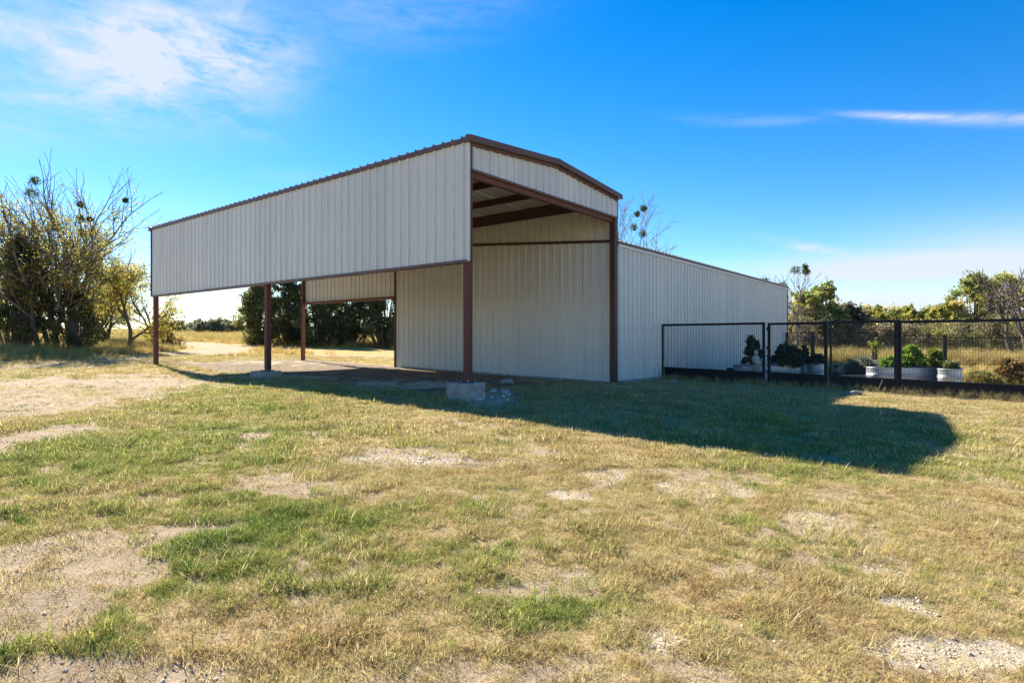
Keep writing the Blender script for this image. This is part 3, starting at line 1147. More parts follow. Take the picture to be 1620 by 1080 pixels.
def tank(label, x, y, L_, R, H, rz, group=None, cat='planter'):
    e = thing('stock_tank_planter', label, cat, (x, y, gz(x, y) - .01), rz, group)
    path = stadium(L_, R)
    prof = []
    for i in range(41):
        t = i / 40
        z = H * t
        o = 0
        for c in (.22, .30, .58, .66):
            o += .020 * math.exp(-((t - c) / .022) ** 2)
        prof.append((o, z))
    n = len(path)
    v, f = [], []
    for (o, z) in prof:
        for (px, py, nx, ny) in path:
            v.append((px + nx * o, py + ny * o, z))
    for j in range(len(prof) - 1):
        for i in range(n):
            k = (i + 1) % n
            f.append((j * n + i, j * n + k, (j + 1) * n + k, (j + 1) * n + i))
    me = mesh_from('tank_wall', v, f, M_GALV)
    me.polygons.foreach_set('use_smooth', np.ones(len(me.polygons), dtype=bool))
    obj('tank_wall', me, e)
    v, f = [], []
    m = 8
    for i, (px, py, nx, ny) in enumerate(path):
        for k in range(m):
            t = 2 * math.pi * k / m
            v.append((px + nx * .018 * math.cos(t), py + ny * .018 * math.cos(t), H + .018 * math.sin(t)))
    for i in range(n):
        for k in range(m):
            a, b_ = i * m + k, i * m + (k + 1) % m
            c, d = ((i + 1) % n) * m + (k + 1) % m, ((i + 1) % n) * m + k
            f.append((a, d, c, b_))
    obj('rim', mesh_from('rim', v, f, M_GALV, True), e)
    obj('soil', mesh_from('soil', [(p[0] * .985, p[1] * .985, H - .07) for p in path], [tuple(range(n))], M_SOIL), e)
    return e


def at(px, depth):
    return (px - 810) / F * depth, depth


tank('long shaded galvanised stock tank planter beside the gate hinge post', *at(1217, 21.2), 2.5, .42, .52, .0)
tank('small upright galvanised tub between the gate and the lavender mound', *at(1294, 20.6), .62, .31, .62, .3)
tank('long galvanised stock tank planter full of sunlit green leaves', *at(1432, 19.4), 2.45, .42, .60, .05)
tank('shorter galvanised stock tank set at an angle beside the sunlit leafy tank', *at(1503, 18.6), 1.5, .30, .62, math.radians(52))
# low timber bed edging behind the gate panel
bx_, by_ = at(1362, 21.6)
bed = thing('raised_bed', 'low grey timber bed under the mound of silvery lavender', 'garden bed', (bx_, by_, gz(bx_, by_)), -.05)
for (x0, x1, y0, y1) in ((-1.0, 1.0, -.5, -.45), (-1.0, 1.0, .45, .5), (-1.05, -1.0, -.5, .5), (1.0, 1.05, -.5, .5)):
    MB().box(x0, x1, y0, y1, -.05, .22).build('board', principled('grey_timber', (.27, .26, .25), .85, 0, .2, 8), bed)
obj('soil', mesh_from('soil', [(-1, -.45, .17), (1, -.45, .17), (1, .45, .17), (-1, .45, .17)], [(0, 1, 2, 3)], M_SOIL), bed)
px_, py_ = at(1155.5, 21.4)
e = thing('black_pot', 'small black square pot beside the shaded stock tank', 'pot', (px_, py_, gz(px_, py_)), 0)
MB().prism([(-.09, -.09), (.09, -.09), (.09, .09), (-.09, .09)], 'z', -.02, .36).build('pot_body', M_BLACK, e, .01)
MB().box(-.105, .105, -.105, .105, .33, .375).build('pot_rim', M_BLACK, e)

# statue: small standing stone figure on a rough base
sx_, sy_ = at(1196, 20.35)
st = thing('garden_statue', 'small weathered stone figure standing among dark shrubs by the gate', 'statue', (sx_, sy_, gz(sx_, sy_) - .02), .2)


def lathe(name, prof, mat, parent, sx=1, sy=1, n=16, loc=(0, 0, 0), wob=.0, tilt=0.0):
    v, f = [], []
    for (r_, z) in prof:
        for i in range(n):
            t = 2 * math.pi * i / n
            k = 1 + wob * math.sin(5 * t + 9 * z)
            v.append((r_ * math.cos(t) * sx * k + tilt * z, r_ * math.sin(t) * sy * k, z))
    for j in range(len(prof) - 1):
        for i in range(n):
            f.append((j * n + i, j * n + (i + 1) % n, (j + 1) * n + (i + 1) % n, (j + 1) * n + i))
    f.append(tuple(range(n))[::-1])
    f.append(tuple(range((len(prof) - 1) * n, len(prof) * n)))
    return obj(name, mesh_from(name, v, f, mat, True), parent, loc)


M_SAND = principled('sandstone', (.34, .27, .20), .9, 0, .2, 9, .5, 40, .2)
M_PALE = principled('pale_stone', (.50, .50, .46), .9, 0, .15, 9, .4, 40, .2)
lathe('robe', [(.15, 0), (.13, .12), (.115, .3), (.135, .42), (.12, .52), (.07, .60), (.05, .63)], M_SAND, st, 1, .8, wob=.05)
lathe('torso', [(.05, .60), (.11, .66), (.125, .76), (.10, .86), (.05, .91)], M_PALE, st, 1, .7)
lathe('head', [(.03, .90), (.062, .94), (.075, 1.0), (.062, 1.06), (.02, 1.09)], M_PALE, st, .9, 1)
MB().bar((-.09, 0, .84), (-.20, -.06, .74), .03, 8, .022).bar((-.20, -.06, .74), (-.23, -.16, .80), .022, 8, .018).build('arm', M_PALE, st)
MB().bar((.09, 0, .84), (.17, -.05, .68), .03, 8, .022).bar((.17, -.05, .68), (.22, -.02, .52), .024, 8, .02).build('arm', M_SAND, st)
lathe('base', [(.21, -.05), (.20, .06), (.17, .09)], M_STONE, st, 1, .9, wob=.06)

# ------------------------------------------------------------------ vegetation
def tubes(segs, n=5):
    """segs: array of (p0, p1, r0, r1) -> one mesh of tapered tubes"""
    S = np.array([np.concatenate([a, b, [r0, r1]]) for a, b, r0, r1 in segs])
    p, q, r0, r1 = S[:, :3], S[:, 3:6], S[:, 6], S[:, 7]
    d = q - p
    d /= np.linalg.norm(d, axis=1, keepdims=True) + 1e-9
    ref = np.where(np.abs(d[:, 2:3]) < .9, np.array([[0, 0, 1.0]]), np.array([[1.0, 0, 0]]))
    a = np.cross(d, ref)
    a /= np.linalg.norm(a, axis=1, keepdims=True) + 1e-9
    b = np.cross(d, a)
    t = 2 * np.pi * np.arange(n) / n
    ring = a[:, None, :] * np.cos(t)[None, :, None] + b[:, None, :] * np.sin(t)[None, :, None]
    v0 = p[:, None, :] + ring * r0[:, None, None]
    v1 = q[:, None, :] + ring * r1[:, None, None]
    V = np.concatenate([v0, v1], 1).reshape(-1, 3)
    base = (np.arange(len(S)) * 2 * n)[:, None]
    i = np.arange(n)
    k = (i + 1) % n
    Fc = np.stack([base + i, base + k, base + n + k, base + n + i], 2).reshape(-1, 4)
    return V, Fc


def grow(r, p, d, L_, rad, depth, segs, tips, P):
    n = max(2, int(L_ / P['seg']))
    n = min(n, 7)
    pos = np.array(p, float)
    d = np.array(d, float)
    d /= np.linalg.norm(d)
    pts = [(pos.copy(), d.copy(), rad)]
    end = rad * (.55 if depth > 0 else .3)
    for i in range(n):
        d = d + r.normal(0, P['wig'], 3) + np.array([0, 0, P['up'] if depth < P['depth'] else .05])
        d /= np.linalg.norm(d)
        q = pos + d * L_ / n
        r0 = rad + (end - rad) * i / n
        r1 = rad + (end - rad) * (i + 1) / n
        segs.append((pos.copy(), q.copy(), max(r0, P['minr']), max(r1, P['minr'])))
        pos = q
        pts.append((pos.copy(), d.copy(), r1))
    if depth <= P.get('leaf_depth', 0):
        for (c, dd, _) in pts[1:]:
            tips.append((c, dd, depth))
    if depth == 0:
        return
    kids = r.integers(P['kids'][0], P['kids'][1] + 1)
    for k in range(kids):
        t = P['start'] + (1 - P['start']) * (k + r.random()) / kids
        j = min(int(t * n), n - 1)
        c, dd, rr = pts[j + 1] if k == kids - 1 else pts[max(1, j)]
        ax = r.normal(0, 1, 3)
        ax -= dd * ax.dot(dd)
        ax /= np.linalg.norm(ax) + 1e-9
        a = P['ang'] * r.uniform(.6, 1.3)
        nd = dd * math.cos(a) + ax * math.sin(a)
        if P.get('flat'):
            nd[2] = nd[2] * (1 - P['flat']) + .05
        grow(r, c, nd, L_ * P['ratio'] * r.uniform(.7, 1.15), min(rr * .75, rad * .62), depth - 1, segs, tips, P)
    # leader
    grow(r, pos, d, L_ * P['ratio'] * r.uniform(.8, 1.1), end, depth - 1, segs, tips, P)


def leaves(r, centres, per, spread, size, cols, aspect=1.6, outward=None, shape='leaf'):
    C = np.asarray(centres)
    n = len(C) * per
    c = np.repeat(C, per, 0) + r.normal(0, 1, (n, 3)) * spread
    d = r.normal(0, 1, (n, 3))
    if outward is not None:
        d = d * .8 + np.repeat(outward, per, 0)
    d /= np.linalg.norm(d, axis=1, keepdims=True) + 1e-9
    s_ = np.cross(d, r.normal(0, 1, (n, 3)))
    s_ /= np.linalg.norm(s_, axis=1, keepdims=True) + 1e-9
    L_ = size * r.uniform(.6, 1.35, (n, 1))
    W = L_ / aspect
    up = np.cross(d, s_) * L_ * .12
    v = np.stack([c - d * L_ * .5, c + s_ * W * .5 + up, c + d * L_ * .5, c - s_ * W * .5 + up], 1).reshape(-1, 3)
    f = np.arange(n * 4).reshape(n, 4)
    cols = np.asarray(cols)
    pick = cols[r.integers(0, len(cols), n)] * r.uniform(.7, 1.3, (n, 1))
    return v, f, np.repeat(pick, 4, 0)


def tree(name, label, px, depth, height, seed, P=None, stems=1, base_r=.12, spread=.0, leaf=None, bark=M_BARK, group=None, cat='tree', xy=None,
         mistletoe=0, limb_mist=None, lean=(0, 0), keep=None, sides=5):
    """trunk with limbs, crown of single leaves, optional mistletoe balls"""
    x, y = xy or at(px, depth)
    r = np.random.default_rng(seed)
    z = gz(x, y) - .1
    Q = dict(seg=.55, wig=.10, up=.03, depth=4, kids=(2, 3), start=.35, ratio=.70, ang=.62, minr=.010, leaf_depth=1)
    Q.update(P or {})
    segs, tips = [], []
    tot = sum(Q['ratio'] ** i for i in range(Q['depth'] + 1))
    L0 = height / tot * 1.05
    for k in range(stems):
        a = 2 * math.pi * k / max(stems, 1) + r.uniform(-.4, .4)
        o = np.array((math.cos(a), math.sin(a), 0)) * spread * (r.uniform(.4, 1) if stems > 1 else 0)
        d = np.array((math.cos(a) * (.22 if stems > 1 else .04) + lean[0], math.sin(a) * (.22 if stems > 1 else .04) + lean[1], 1.0))
        hh = 1.0 if k == 0 else r.uniform(.72, 1.0)
        grow(r, o, d, L0 * hh, base_r * hh, Q['depth'], segs, tips, Q)
    top = max(s_[1][2] for s_ in segs)
    k = height / top
    segs = [(a * k, b * k, r0, r1) for a, b, r0, r1 in segs]
    tips = [(c * k, d, dp) for c, d, dp in tips]
    e = thing(name, label, cat, (x, y, z), 0, group)
    V, Fc = tubes(segs, sides)
    obj('trunk', mesh_from('trunk', V, Fc, bark, True), e)
    if leaf:
        C = np.array([c for c, _, _ in tips])
        if leaf.get('range'):
            lo, hi, soft = leaf['range']
            t = C[:, 2] / height
            pr = smooth(t, lo - soft, lo + soft) * (1 - smooth(t, hi - soft, hi + soft))
            C = C[r.random(len(C)) < pr]
        if leaf.get('thin'):
            C = C[r.random(len(C)) < leaf['thin']]
        v, f, t = leaves(r, C, leaf['per'], leaf['spread'], leaf['size'], leaf['cols'], leaf.get('aspect', 1.6))
        obj('crown', mesh_from('crown', v, f, leaf.get('mat', M_LEAF), False, t), e)
    if mistletoe:
        cand = [c for c, _, _ in tips if c[2] > height * .62]
        for i in range(mistletoe):
            c = cand[int(r.integers(0, len(cand)))]
            if limb_mist and i < len(limb_mist):
                tgt = np.array(limb_mist[i])
                c = min((q for q, _, _ in tips), key=lambda q: abs(q[0] - tgt[0]) + abs(q[2] - tgt[1]) + .15 * abs(q[1]))
            R = r.uniform(.16, .34) * (1.2 if i == 0 else 1)
            n = 260
            u = r.normal(0, 1, (n, 3))
            u /= np.linalg.norm(u, axis=1, keepdims=True)
            v, f, t = leaves(r, c + u * R * r.uniform(.3, 1, (n, 1)), 1, .03, .11, [(.05, .085, .02), (.07, .11, .025), (.035, .06, .015)], 2.2)
            obj('mistletoe_clump', mesh_from('mistletoe_clump', v, f, M_LEAF, False, t), e)
    return e


def bushy(name, label, px, depth, height, width, seed, cols, n=9000, size=.13, clumps=26, mat=M_JUN, bark=M_BARK, group=None, cat='tree', taper=.5, xy=None,
          base=.04, aspect=2.6, pointed=0.0, dpt=None, loose=.20):
    """dense evergreen: limbs to many overlapping sprays of small leaves, ragged outline"""
    x, y = xy or at(px, depth)
    r = np.random.default_rng(seed)
    z = gz(x, y) - .08
    e = thing(name, label, cat, (x, y, z), 0, group)
    cl, segs = [], []
    dpt = dpt or width
    clumps = int(clumps * 1.8)
    n = int(n * 1.45)
    size = size * 1.25
    nst = max(1, int(width / 1.6))
    for i in range(clumps):
        t = (i + .5) / clumps
        h = base + (1 - base) * t ** .85
        prof = (1 - h) ** taper * (.55 + .45 * min(1, h * 4)) if not pointed else (1 - h) ** (.9) * (.5 + .5 * min(1, h * 5)) + .04
        a = r.uniform(0, 2 * math.pi)
        rad = math.sqrt(r.uniform(.12, 1.0)) * prof
        c = np.array((math.cos(a) * rad * width / 2, math.sin(a) * rad * dpt / 2, h * height * r.uniform(.92, 1.0)))
        cl.append(c)
        root = np.array((c[0] * .12 + r.normal(0, .1), c[1] * .12 + r.normal(0, .1), 0))
        mid = root * .4 + c * .45 + np.array((0, 0, -.08 * height + r.normal(0, .05)))
        mid[2] = max(mid[2], .1)
        rr = .018 * height ** .9
        segs.append((root, mid, rr, rr * .6))
        segs.append((mid, c, rr * .6, .012))
    V, Fc = tubes(segs, 5)
    obj('trunk', mesh_from('trunk', V, Fc, bark, True), e)
    per = n // clumps
    vs, fs, ts, off = [], [], [], 0
    cols = np.asarray(cols)
    for c in cl:
        h = c[2] / height
        R = (width * loose) * r.uniform(.65, 1.25) * (1.05 - .40 * h)
        # twig sprays: leaves threaded on short spikes that leave the clump
        nsp = max(6, per // 22)
        sp = r.normal(0, 1, (nsp, 3))
        sp[:, 2] = sp[:, 2] * .75 + .35
        sp /= np.linalg.norm(sp, axis=1, keepdims=True)
        ln = R * r.uniform(.35, 1.15, (nsp, 1))
        k = 22
        tt = r.uniform(.15, 1, (nsp, k, 1))
        pts = c + sp[:, None, :] * ln[:, None, :] * tt + r.normal(0, .13 * R + .02, (nsp, k, 3))
        pts = pts.reshape(-1, 3)
        out_ = np.repeat(sp, k, 0) * 1.0
        v, f, t = leaves(r, pts, 1, .01, size, cols[[int(r.integers(0, len(cols)))]], aspect, out_)
        t *= r.uniform(.75, 1.3)
        vs.append(v)
        fs.append(f + off)
        ts.append(t)
        off += len(v)
    v = np.concatenate(vs)
    v[:, 2] = np.maximum(v[:, 2], .02)
    obj('crown', mesh_from('crown', v, np.concatenate(fs), mat, False, np.concatenate(ts)), e)
    return e


JUN = [(.10, .125, .055), (.13, .15, .06), (.165, .18, .07), (.08, .10, .05)]
JUNL = [(.15, .17, .05), (.19, .20, .06), (.11, .14, .05), (.23, .22, .07)]
YEL = [(.62, .43, .06), (.54, .40, .07), (.32, .33, .07), (.62, .38, .06), (.25, .29, .07)]
YGR = [(.34, .35, .07), (.42, .37, .07), (.22, .26, .06), (.52, .41, .07)]
OAK = [(.25, .29, .085), (.33, .35, .10), (.19, .23, .075), (.42, .39, .11)]
OAKY = [(.40, .37, .085), (.48, .39, .09), (.29, .31, .085), (.56, .41, .10)]

# --- left group
tree('elm_tree', 'tallest half bare multi-stemmed tree with yellowing leaves and mistletoe beside the dirt track', 92, 33.3, 11.0, 11,
     dict(depth=4, kids=(2, 4), ang=.50, ratio=.69, wig=.11, up=.045, leaf_depth=1, seg=.6, minr=.009), stems=6, base_r=.17, spread=.75,
     leaf=dict(per=8, spread=.22, size=.125, cols=YEL[1:] + YGR + [(.34, .25, .08), (.20, .22, .07), (.16, .18, .06)], range=(.16, .74, .10), thin=.44), mistletoe=9,
     limb_mist=[(-1.6, 8.9), (2.5, 7.3), (3.5, 8.8), (-.9, 9.2), (.8, 6.8), (1.9, 7.9)], sides=6)
tree('elm_tree', 'leaning bare-topped tree growing out of the same clump as the tallest elm', 96, 35.2, 8.8, 23,
     dict(depth=4, kids=(2, 4), ang=.58, ratio=.71, wig=.12, up=.02, minr=.008), stems=2, base_r=.13, spread=.4, lean=(.10, 0),
     leaf=dict(per=6, spread=.20, size=.12, cols=YGR + YEL[:2], range=(.12, .74, .1), thin=.45), mistletoe=3)
bushy('juniper_tree', 'dark juniper standing against the stems of the tallest elm', 30, 32.6, 6.3, 3.9, 31, JUN, 11000, .15, 34, base=.17, taper=.55)
bushy('leafy_shrub', 'dark undergrowth thicket round the stems of the tall elm', 118, 33.0, 3.6, 3.0, 33, [(.12, .13, .05), (.17, .17, .055), (.22, .20, .07), (.10, .11, .05)], 7000, .11, 24, M_LEAF, cat='shrub', aspect=1.8)
tree('sapling_tree', 'slim yellow-leaved tree with bare crown beside the far barn post', 205, 36.5, 6.6, 41,
     dict(depth=4, kids=(3, 4), ang=.66, ratio=.72, wig=.13, up=.02, minr=.008), stems=1, base_r=.14, spread=.1,
     leaf=dict(per=11, spread=.20, size=.13, cols=YEL + YGR, range=(.10, .80, .10), thin=.80), mistletoe=1)
tree('sapling_tree', 'small twisted tree behind the slim yellow-leaved tree', 168, 41.0, 5.2, 43,
     dict(depth=3, kids=(3, 4), ang=.7, ratio=.74, wig=.16), stems=2, base_r=.12, spread=.2,
     leaf=dict(per=9, spread=.2, size=.13, cols=YGR + OAK, range=(.2, .95, .1), thin=.7))
tree('sapling_tree', 'bare branched tree whose twigs reach past the far barn post', 246, 42.0, 6.2, 47,
     dict(depth=4, kids=(2, 4), ang=.7, ratio=.72, wig=.15, up=-.01, minr=.008), stems=1, base_r=.11, lean=(.03, 0),
     leaf=dict(per=3, spread=.2, size=.12, cols=OAK + YGR, range=(.1, .6, .1), thin=.35))
tree('yellow_tree', 'bright yellow-leaved tree behind the dark juniper', 6, 40.0, 5.6, 53,
     dict(depth=4, kids=(2, 4), ang=.6, ratio=.72), stems=2, base_r=.11, spread=.3, leaf=dict(per=8, spread=.2, size=.13, cols=YEL, range=(.1, .95, .08), thin=.8))
tree('yellow_tree', 'half hidden yellow-green tree in the gap behind the two elms', 142, 44.0, 6.0, 57,
     dict(depth=4, kids=(2, 4), ang=.6, ratio=.72), stems=2, base_r=.12, spread=.3, leaf=dict(per=8, spread=.22, size=.14, cols=YGR + YEL, range=(.1, .95, .08), thin=.8))
bushy('leafy_shrub', 'low russet shrub at the foot of the far barn post', 262, 43.0, 2.0, 2.4, 61, [(.13, .085, .03), (.17, .11, .03), (.10, .09, .03)], 2600, .10, 14, M_LEAF, cat='shrub', aspect=1.8)
for k, (pp, dd, hh, ww) in enumerate(((-60, 38, 6, 5),)):
    bushy('juniper_tree', ['dark juniper at the outer end of the elm and juniper group', 'broad juniper further along the track', 'far juniper at the track bend'][k], pp, dd, hh, ww, 70 + k, JUN, 5000, .18, 20, base=.1)

# --- junipers behind the open bay
JL = ['pale tipped juniper at the open end of the juniper row', 'tall dark juniper behind the middle barn post', 'dark juniper behind the far rear post',
      'broad dark juniper framed under the inner skirt', 'dark juniper next to the shed corner column', 'low juniper filling the row behind the shed corner']
for k, (pp, dd, hh, ww, cc) in enumerate(((412, 50, 5.6, 4.6, JUNL), (455, 52, 7.4, 5.0, JUN + JUNL[:2]), (505, 51, 6.8, 5.4, JUN), (556, 53, 7.0, 5.6, JUN), (606, 51, 6.6, 5.2, JUN + JUNL[:1]), (655, 52, 6.4, 5.5, JUN))):
    bushy('juniper_tree', JL[k], pp, dd, hh, ww, 81 + k, cc, 11000, .20, 36, group='junipers behind the barn', base=.03, taper=.5)
for k, pp in enumerate((262, 284, 300, 318, 331, 345, 360, 374)):
    rr = random.Random(300 + k)
    bushy('distant_shrub', 'small grey-green shrub on the crest of the golden field', pp, 92 + rr.uniform(-4, 6), rr.uniform(1.2, 1.9) * (1.3 if pp > 330 else .9), rr.uniform(3.0, 4.4), 310 + k,
          [(.20, .215, .12), (.24, .25, .14), (.17, .19, .11)], 1500, .22, 14, M_LEAF, group='shrubs on the field crest', cat='shrub')
for k in range(5):
    rr = random.Random(340 + k)
    bushy('distant_shrub', 'small grey-green shrub on the crest of the golden field', 250 + k * 32, 104 + rr.uniform(-4, 8), rr.uniform(1.6, 2.6), rr.uniform(4, 6), 350 + k,
          [(.20, .215, .12), (.24, .25, .14), (.17, .19, .11)], 1500, .24, 14, M_LEAF, group='shrubs on the field crest', cat='shrub')

# --- behind the shed
tree('bare_tree', 'bare tree with mistletoe balls rising behind the join of barn and shed', 985, 42.0, 11.3, 401,
     dict(depth=5, kids=(2, 3), ang=.55, ratio=.70, wig=.12, up=.02, minr=.010), stems=3, base_r=.17, spread=.5, lean=(.08, 0),
     leaf=dict(per=2, spread=.2, size=.11, cols=YGR, range=(.5, .8, .1), thin=.2), bark=M_BARKG, mistletoe=5, limb_mist=[(.9, 9.9), (.6, 8.9), (1.2, 8.4)])
tree('bare_tree', 'slight bare tree peeping over the shed roof', 1036, 46.0, 9.7, 409,
     dict(depth=4, kids=(2, 4), ang=.5, ratio=.7, wig=.12, minr=.010), stems=2, base_r=.12, spread=.4, leaf=dict(per=2, spread=.2, size=.11, cols=YGR, thin=.12), bark=M_BARKG, mistletoe=1)
tree('bare_tree', 'grey bare tree topped with mistletoe balls above the far shed corner', 1252, 44.0, 7.1, 421,
     dict(depth=4, kids=(2, 4), ang=.60, ratio=.72, wig=.15, up=.02, minr=.010), stems=3, base_r=.15, spread=.4, bark=M_BARKG,
     leaf=dict(per=3, spread=.2, size=.12, cols=OAK, range=(.1, .6, .1), thin=.3), mistletoe=7, limb_mist=[(-.6, 6.9), (.9, 6.8), (1.4, 6.5), (0, 5.6)])
RT = ['yellow-green oak right beside the far shed corner', 'dark-topped oak next to the bare mistletoe tree', 'grey twiggy thicket tree behind the garden gate',
      'low rounded oak in the gap of the tree line', 'rounded oak in the middle of the low tree line', 'dark low oak at the dip of the tree line',
      'yellow oak at the foot of the tall green oaks', 'tall green oak between the yellow oak and the bare-limbed tree', 'broad green oak behind the bare-limbed tree', 'green oak past the bare-limbed tree']
for k, (pp, dd, hh, ww, cc) in enumerate(((1272, 50, 5.3, 4.2, OAKY + OAK), (1302, 51, 6.1, 4.6, OAK), (1345, 53, 4.4, 4.8, [(.12, .10, .07), (.10, .10, .05), (.16, .12, .08)]),
                                          (1385, 59, 4.7, 5.2, OAKY), (1430, 61, 4.8, 5.4, OAKY + OAK), (1472, 60, 4.6, 5.0, OAK),
                                          (1500, 52, 4.7, 4.8, OAKY), (1540, 53, 7.3, 5.4, OAK), (1590, 54, 7.7, 6.2, OAK + OAKY[:1]), (1660, 51, 8.0, 6.6, OAK))):
    bushy('oak_tree', RT[k], pp, dd, hh, ww, 431 + k, cc, 10000, .17, 34, M_LEAF, group=None, aspect=1.7, taper=.38, base=.06)
tree('bare_tree', 'dark bare-limbed tree standing in front of the green oaks past the fence', 1622, 40.0, 6.7, 467,
     dict(depth=4, kids=(2, 3), ang=.62, ratio=.74, wig=.16, up=.0, minr=.022, start=.3), stems=2, base_r=.26, spread=.2, lean=(-.28, 0), bark=M_BARK, mistletoe=0)
BR = [(.25, .22, .11), (.32, .27, .14), (.20, .19, .10), (.40, .32, .18)]
BL_ = ['brown brush thicket behind the rear fence beside the shed', 'grey brush thicket behind the rear fence and gate', 'dark brush thicket behind the tall middle fence post',
       'brown twiggy brush behind the rear corner post', 'olive brush thicket behind the last fence panel', 'olive brush thicket running on past the fence end', 'brush thicket out beyond the fence']
for k, (pp, hh, ww) in enumerate(((1262, 3.0, 4.0), (1315, 2.9, 5.0), (1375, 2.7, 5.2), (1435, 2.7, 5.2), (1500, 2.9, 5.6), (1570, 3.2, 6.0), (1640, 3.3, 6.2))):
    bushy('brush_thicket', BL_[k], pp, 47.5 + (k % 2) * 1.5, hh, ww, 481 + k, BR if k < 4 else OAKY[:1] + BR + OAK[:2], 6500, .12, 26, M_LEAF, M_BARKG, cat='shrub', aspect=2.2, taper=.3, base=.02)

# --- garden plants
GL = [(.16, .29, .04), (.22, .36, .05), (.12, .23, .04), (.28, .38, .05)]
GY = [(.24, .28, .035), (.30, .30, .04), (.18, .23, .035)]
DK = [(.06, .105, .055), (.08, .135, .06), (.045, .08, .045)]


def plant(name, label, px, depth, zoff, h, w, seed, cols, n, size, clumps, aspect=1.5, dpt=None, mat=M_LEAF):
    x, y = at(px, depth)
    e = bushy(name, label, px, depth, h, w, seed, cols, n, size, clumps, mat, cat='plant', aspect=aspect, taper=.45, base=.15, dpt=dpt, loose=.16)
    e.location.z = gz(x, y) + zoff
    return e


plant('leafy_plant', 'bright green leafy plant spilling over the middle fence post side of the sunlit tank', 1409, 19.35, .53, .34, .75, 501, GL, 2200, .07, 16)
plant('leafy_plant', 'tall green leafy plant in the middle of the sunlit stock tank', 1441, 19.45, .53, .72, .75, 503, GL, 3000, .08, 20)
plant('leafy_plant', 'yellow-green leafy plant at the end of the sunlit tank beside the angled tank', 1478, 19.4, .53, .62, .80, 505, GY, 3000, .08, 20)
plant('leafy_plant', 'low pale green plant in the shorter angled stock tank', 1502, 18.65, .55, .24, .62, 507, [(.16, .20, .05), (.20, .22, .07), (.12, .17, .05)], 1500, .06, 12, dpt=1.0)
plant('topiary_shrub', 'dark clipped shrub with two leafy tiers beside the stone figure', 1190, 21.3, .45, 1.02, .72, 509, DK, 3600, .08, 18)
plant('dark_shrub', 'large dark green shrub sprawling over the shaded stock tank', 1245, 21.0, .40, .78, 1.35, 511, DK, 4200, .09, 24)
plant('dark_shrub', 'low dark plant in the small upright tub', 1292, 20.6, .56, .32, .66, 513, [(.08, .085, .06), (.11, .10, .07), (.06, .07, .05)], 1500, .07, 12)
plant('ball_shrub', 'small dark round shrub behind the shaded stock tank', 1273, 22.4, .40, .78, .40, 515, DK, 1400, .06, 12)
plant('lavender_mound', 'wide silvery grey-green lavender mound in the low bed', 1364, 21.6, .12, .62, 1.75, 517, [(.19, .22, .16), (.24, .27, .19), (.15, .18, .13)], 5200, .07, 26, 4.0, 1.0)
plant('white_flower', 'pale variegated plant at the foot of the gate post', 1322, 20.4, .02, .55, .40, 519, [(.25, .30, .25), (.12, .18, .13), (.40, .42, .36)], 900, .06, 10)
plant('red_shrub', 'rusty orange shrub in the dry grass past the last fence post', 1598, 20.5, .0, .85, 1.3, 521, [(.22, .12, .03), (.28, .17, .04), (.15, .12, .03)], 2400, .07, 18)
plant('weedy_bush', 'yellow-green weeds in the garden beside the shorter angled tank', 1555, 19.5, .0, .42, 1.6, 523, [(.22, .20, .05), (.16, .16, .04), (.28, .22, .06)], 2400, .06, 18, 3.0)
sx_, sy_ = at(1384, 24.0)
sp = thing('young_tree', 'staked young tree with a few bright leaves in the garden', 'tree', (sx_, sy_, gz(sx_, sy_)), 0)
MB().bar((0, 0, -.05), (.02, .0, 1.2), .02, 6, .012).bar((.015, 0, .8), (-.10, .05, 1.3), .009, 5, .005).bar((.015, 0, .9), (.12, -.05, 1.35), .009, 5, .005).build('trunk', M_BARK, sp)
MB().box(-.10, -.055, -.03, .015, -.05, 1.0).build('stake', M_BLACK, sp)
rr = np.random.default_rng(61)
v, f, t = leaves(rr, np.array([(.0, 0, 1.2), (-.08, .04, 1.3), (.1, -.04, 1.25), (.03, 0, 1.05), (.06, 0, .95), (0, 0, 1.38)]), 26, .075, .085, GY)
obj('crown', mesh_from('crown', v, f, M_LEAF, False, t), sp)

# ------------------------------------------------------------------ grass and gravel (instanced, nobody could count it)
def blade_tuft(seed, n, h, w, spread, lean, curl=.5, flat=0.0, segs=2):
    r = np.random.default_rng(seed)
    V, Fc = [], []
    for i in range(n):
        a = r.uniform(0, 2 * math.pi)
        rad = spread * math.sqrt(r.random())
        base = np.array((math.cos(a) * rad, math.sin(a) * rad, -.004))
        az = r.uniform(0, 2 * math.pi)
        ln = lean * r.uniform(.3, 1.5) if r.random() > flat else r.uniform(1.25, 1.5)
        hh = h * r.uniform(.5, 1.25)
        ww = w * r.uniform(.6, 1.3)
        side = np.array((-math.sin(az), math.cos(az), 0)) * ww / 2
        p = base
        rows = [(p - side, p + side)]
        ang_ = ln * .6
        for k in range(segs):
            d = np.array((math.cos(az) * math.sin(ang_), math.sin(az) * math.sin(ang_), max(math.cos(ang_), .02)))
            p = p + d * hh / segs
            wk = 1 - (k + 1) / segs * .85
            rows.append((p - side * wk, p + side * wk))
            ang_ = min(ang_ + curl * r.uniform(.4, 1.4), 2.0)
        o = len(V)
        for a_, b_ in rows:
            V += [a_, b_]
        for k in range(segs):
            Fc.append((o + 2 * k, o + 2 * k + 1, o + 2 * k + 3, o + 2 * k + 2))
    me = mesh_from('tuft', V, Fc, M_GRASS)
    a = me.attributes.new('blade', 'FLOAT', 'POINT')
    a.data.foreach_set('value', np.repeat(r.uniform(0, 1, n), 2 * (segs + 1)).astype(np.float32))
    return me


def proto_collection(name, meshes):
    c = bpy.data.collections.new(name)
    for i, m_ in enumerate(meshes):
        o = bpy.data.objects.new('%s_%02d' % (name, i), m_)
        c.objects.link(o)
    return c


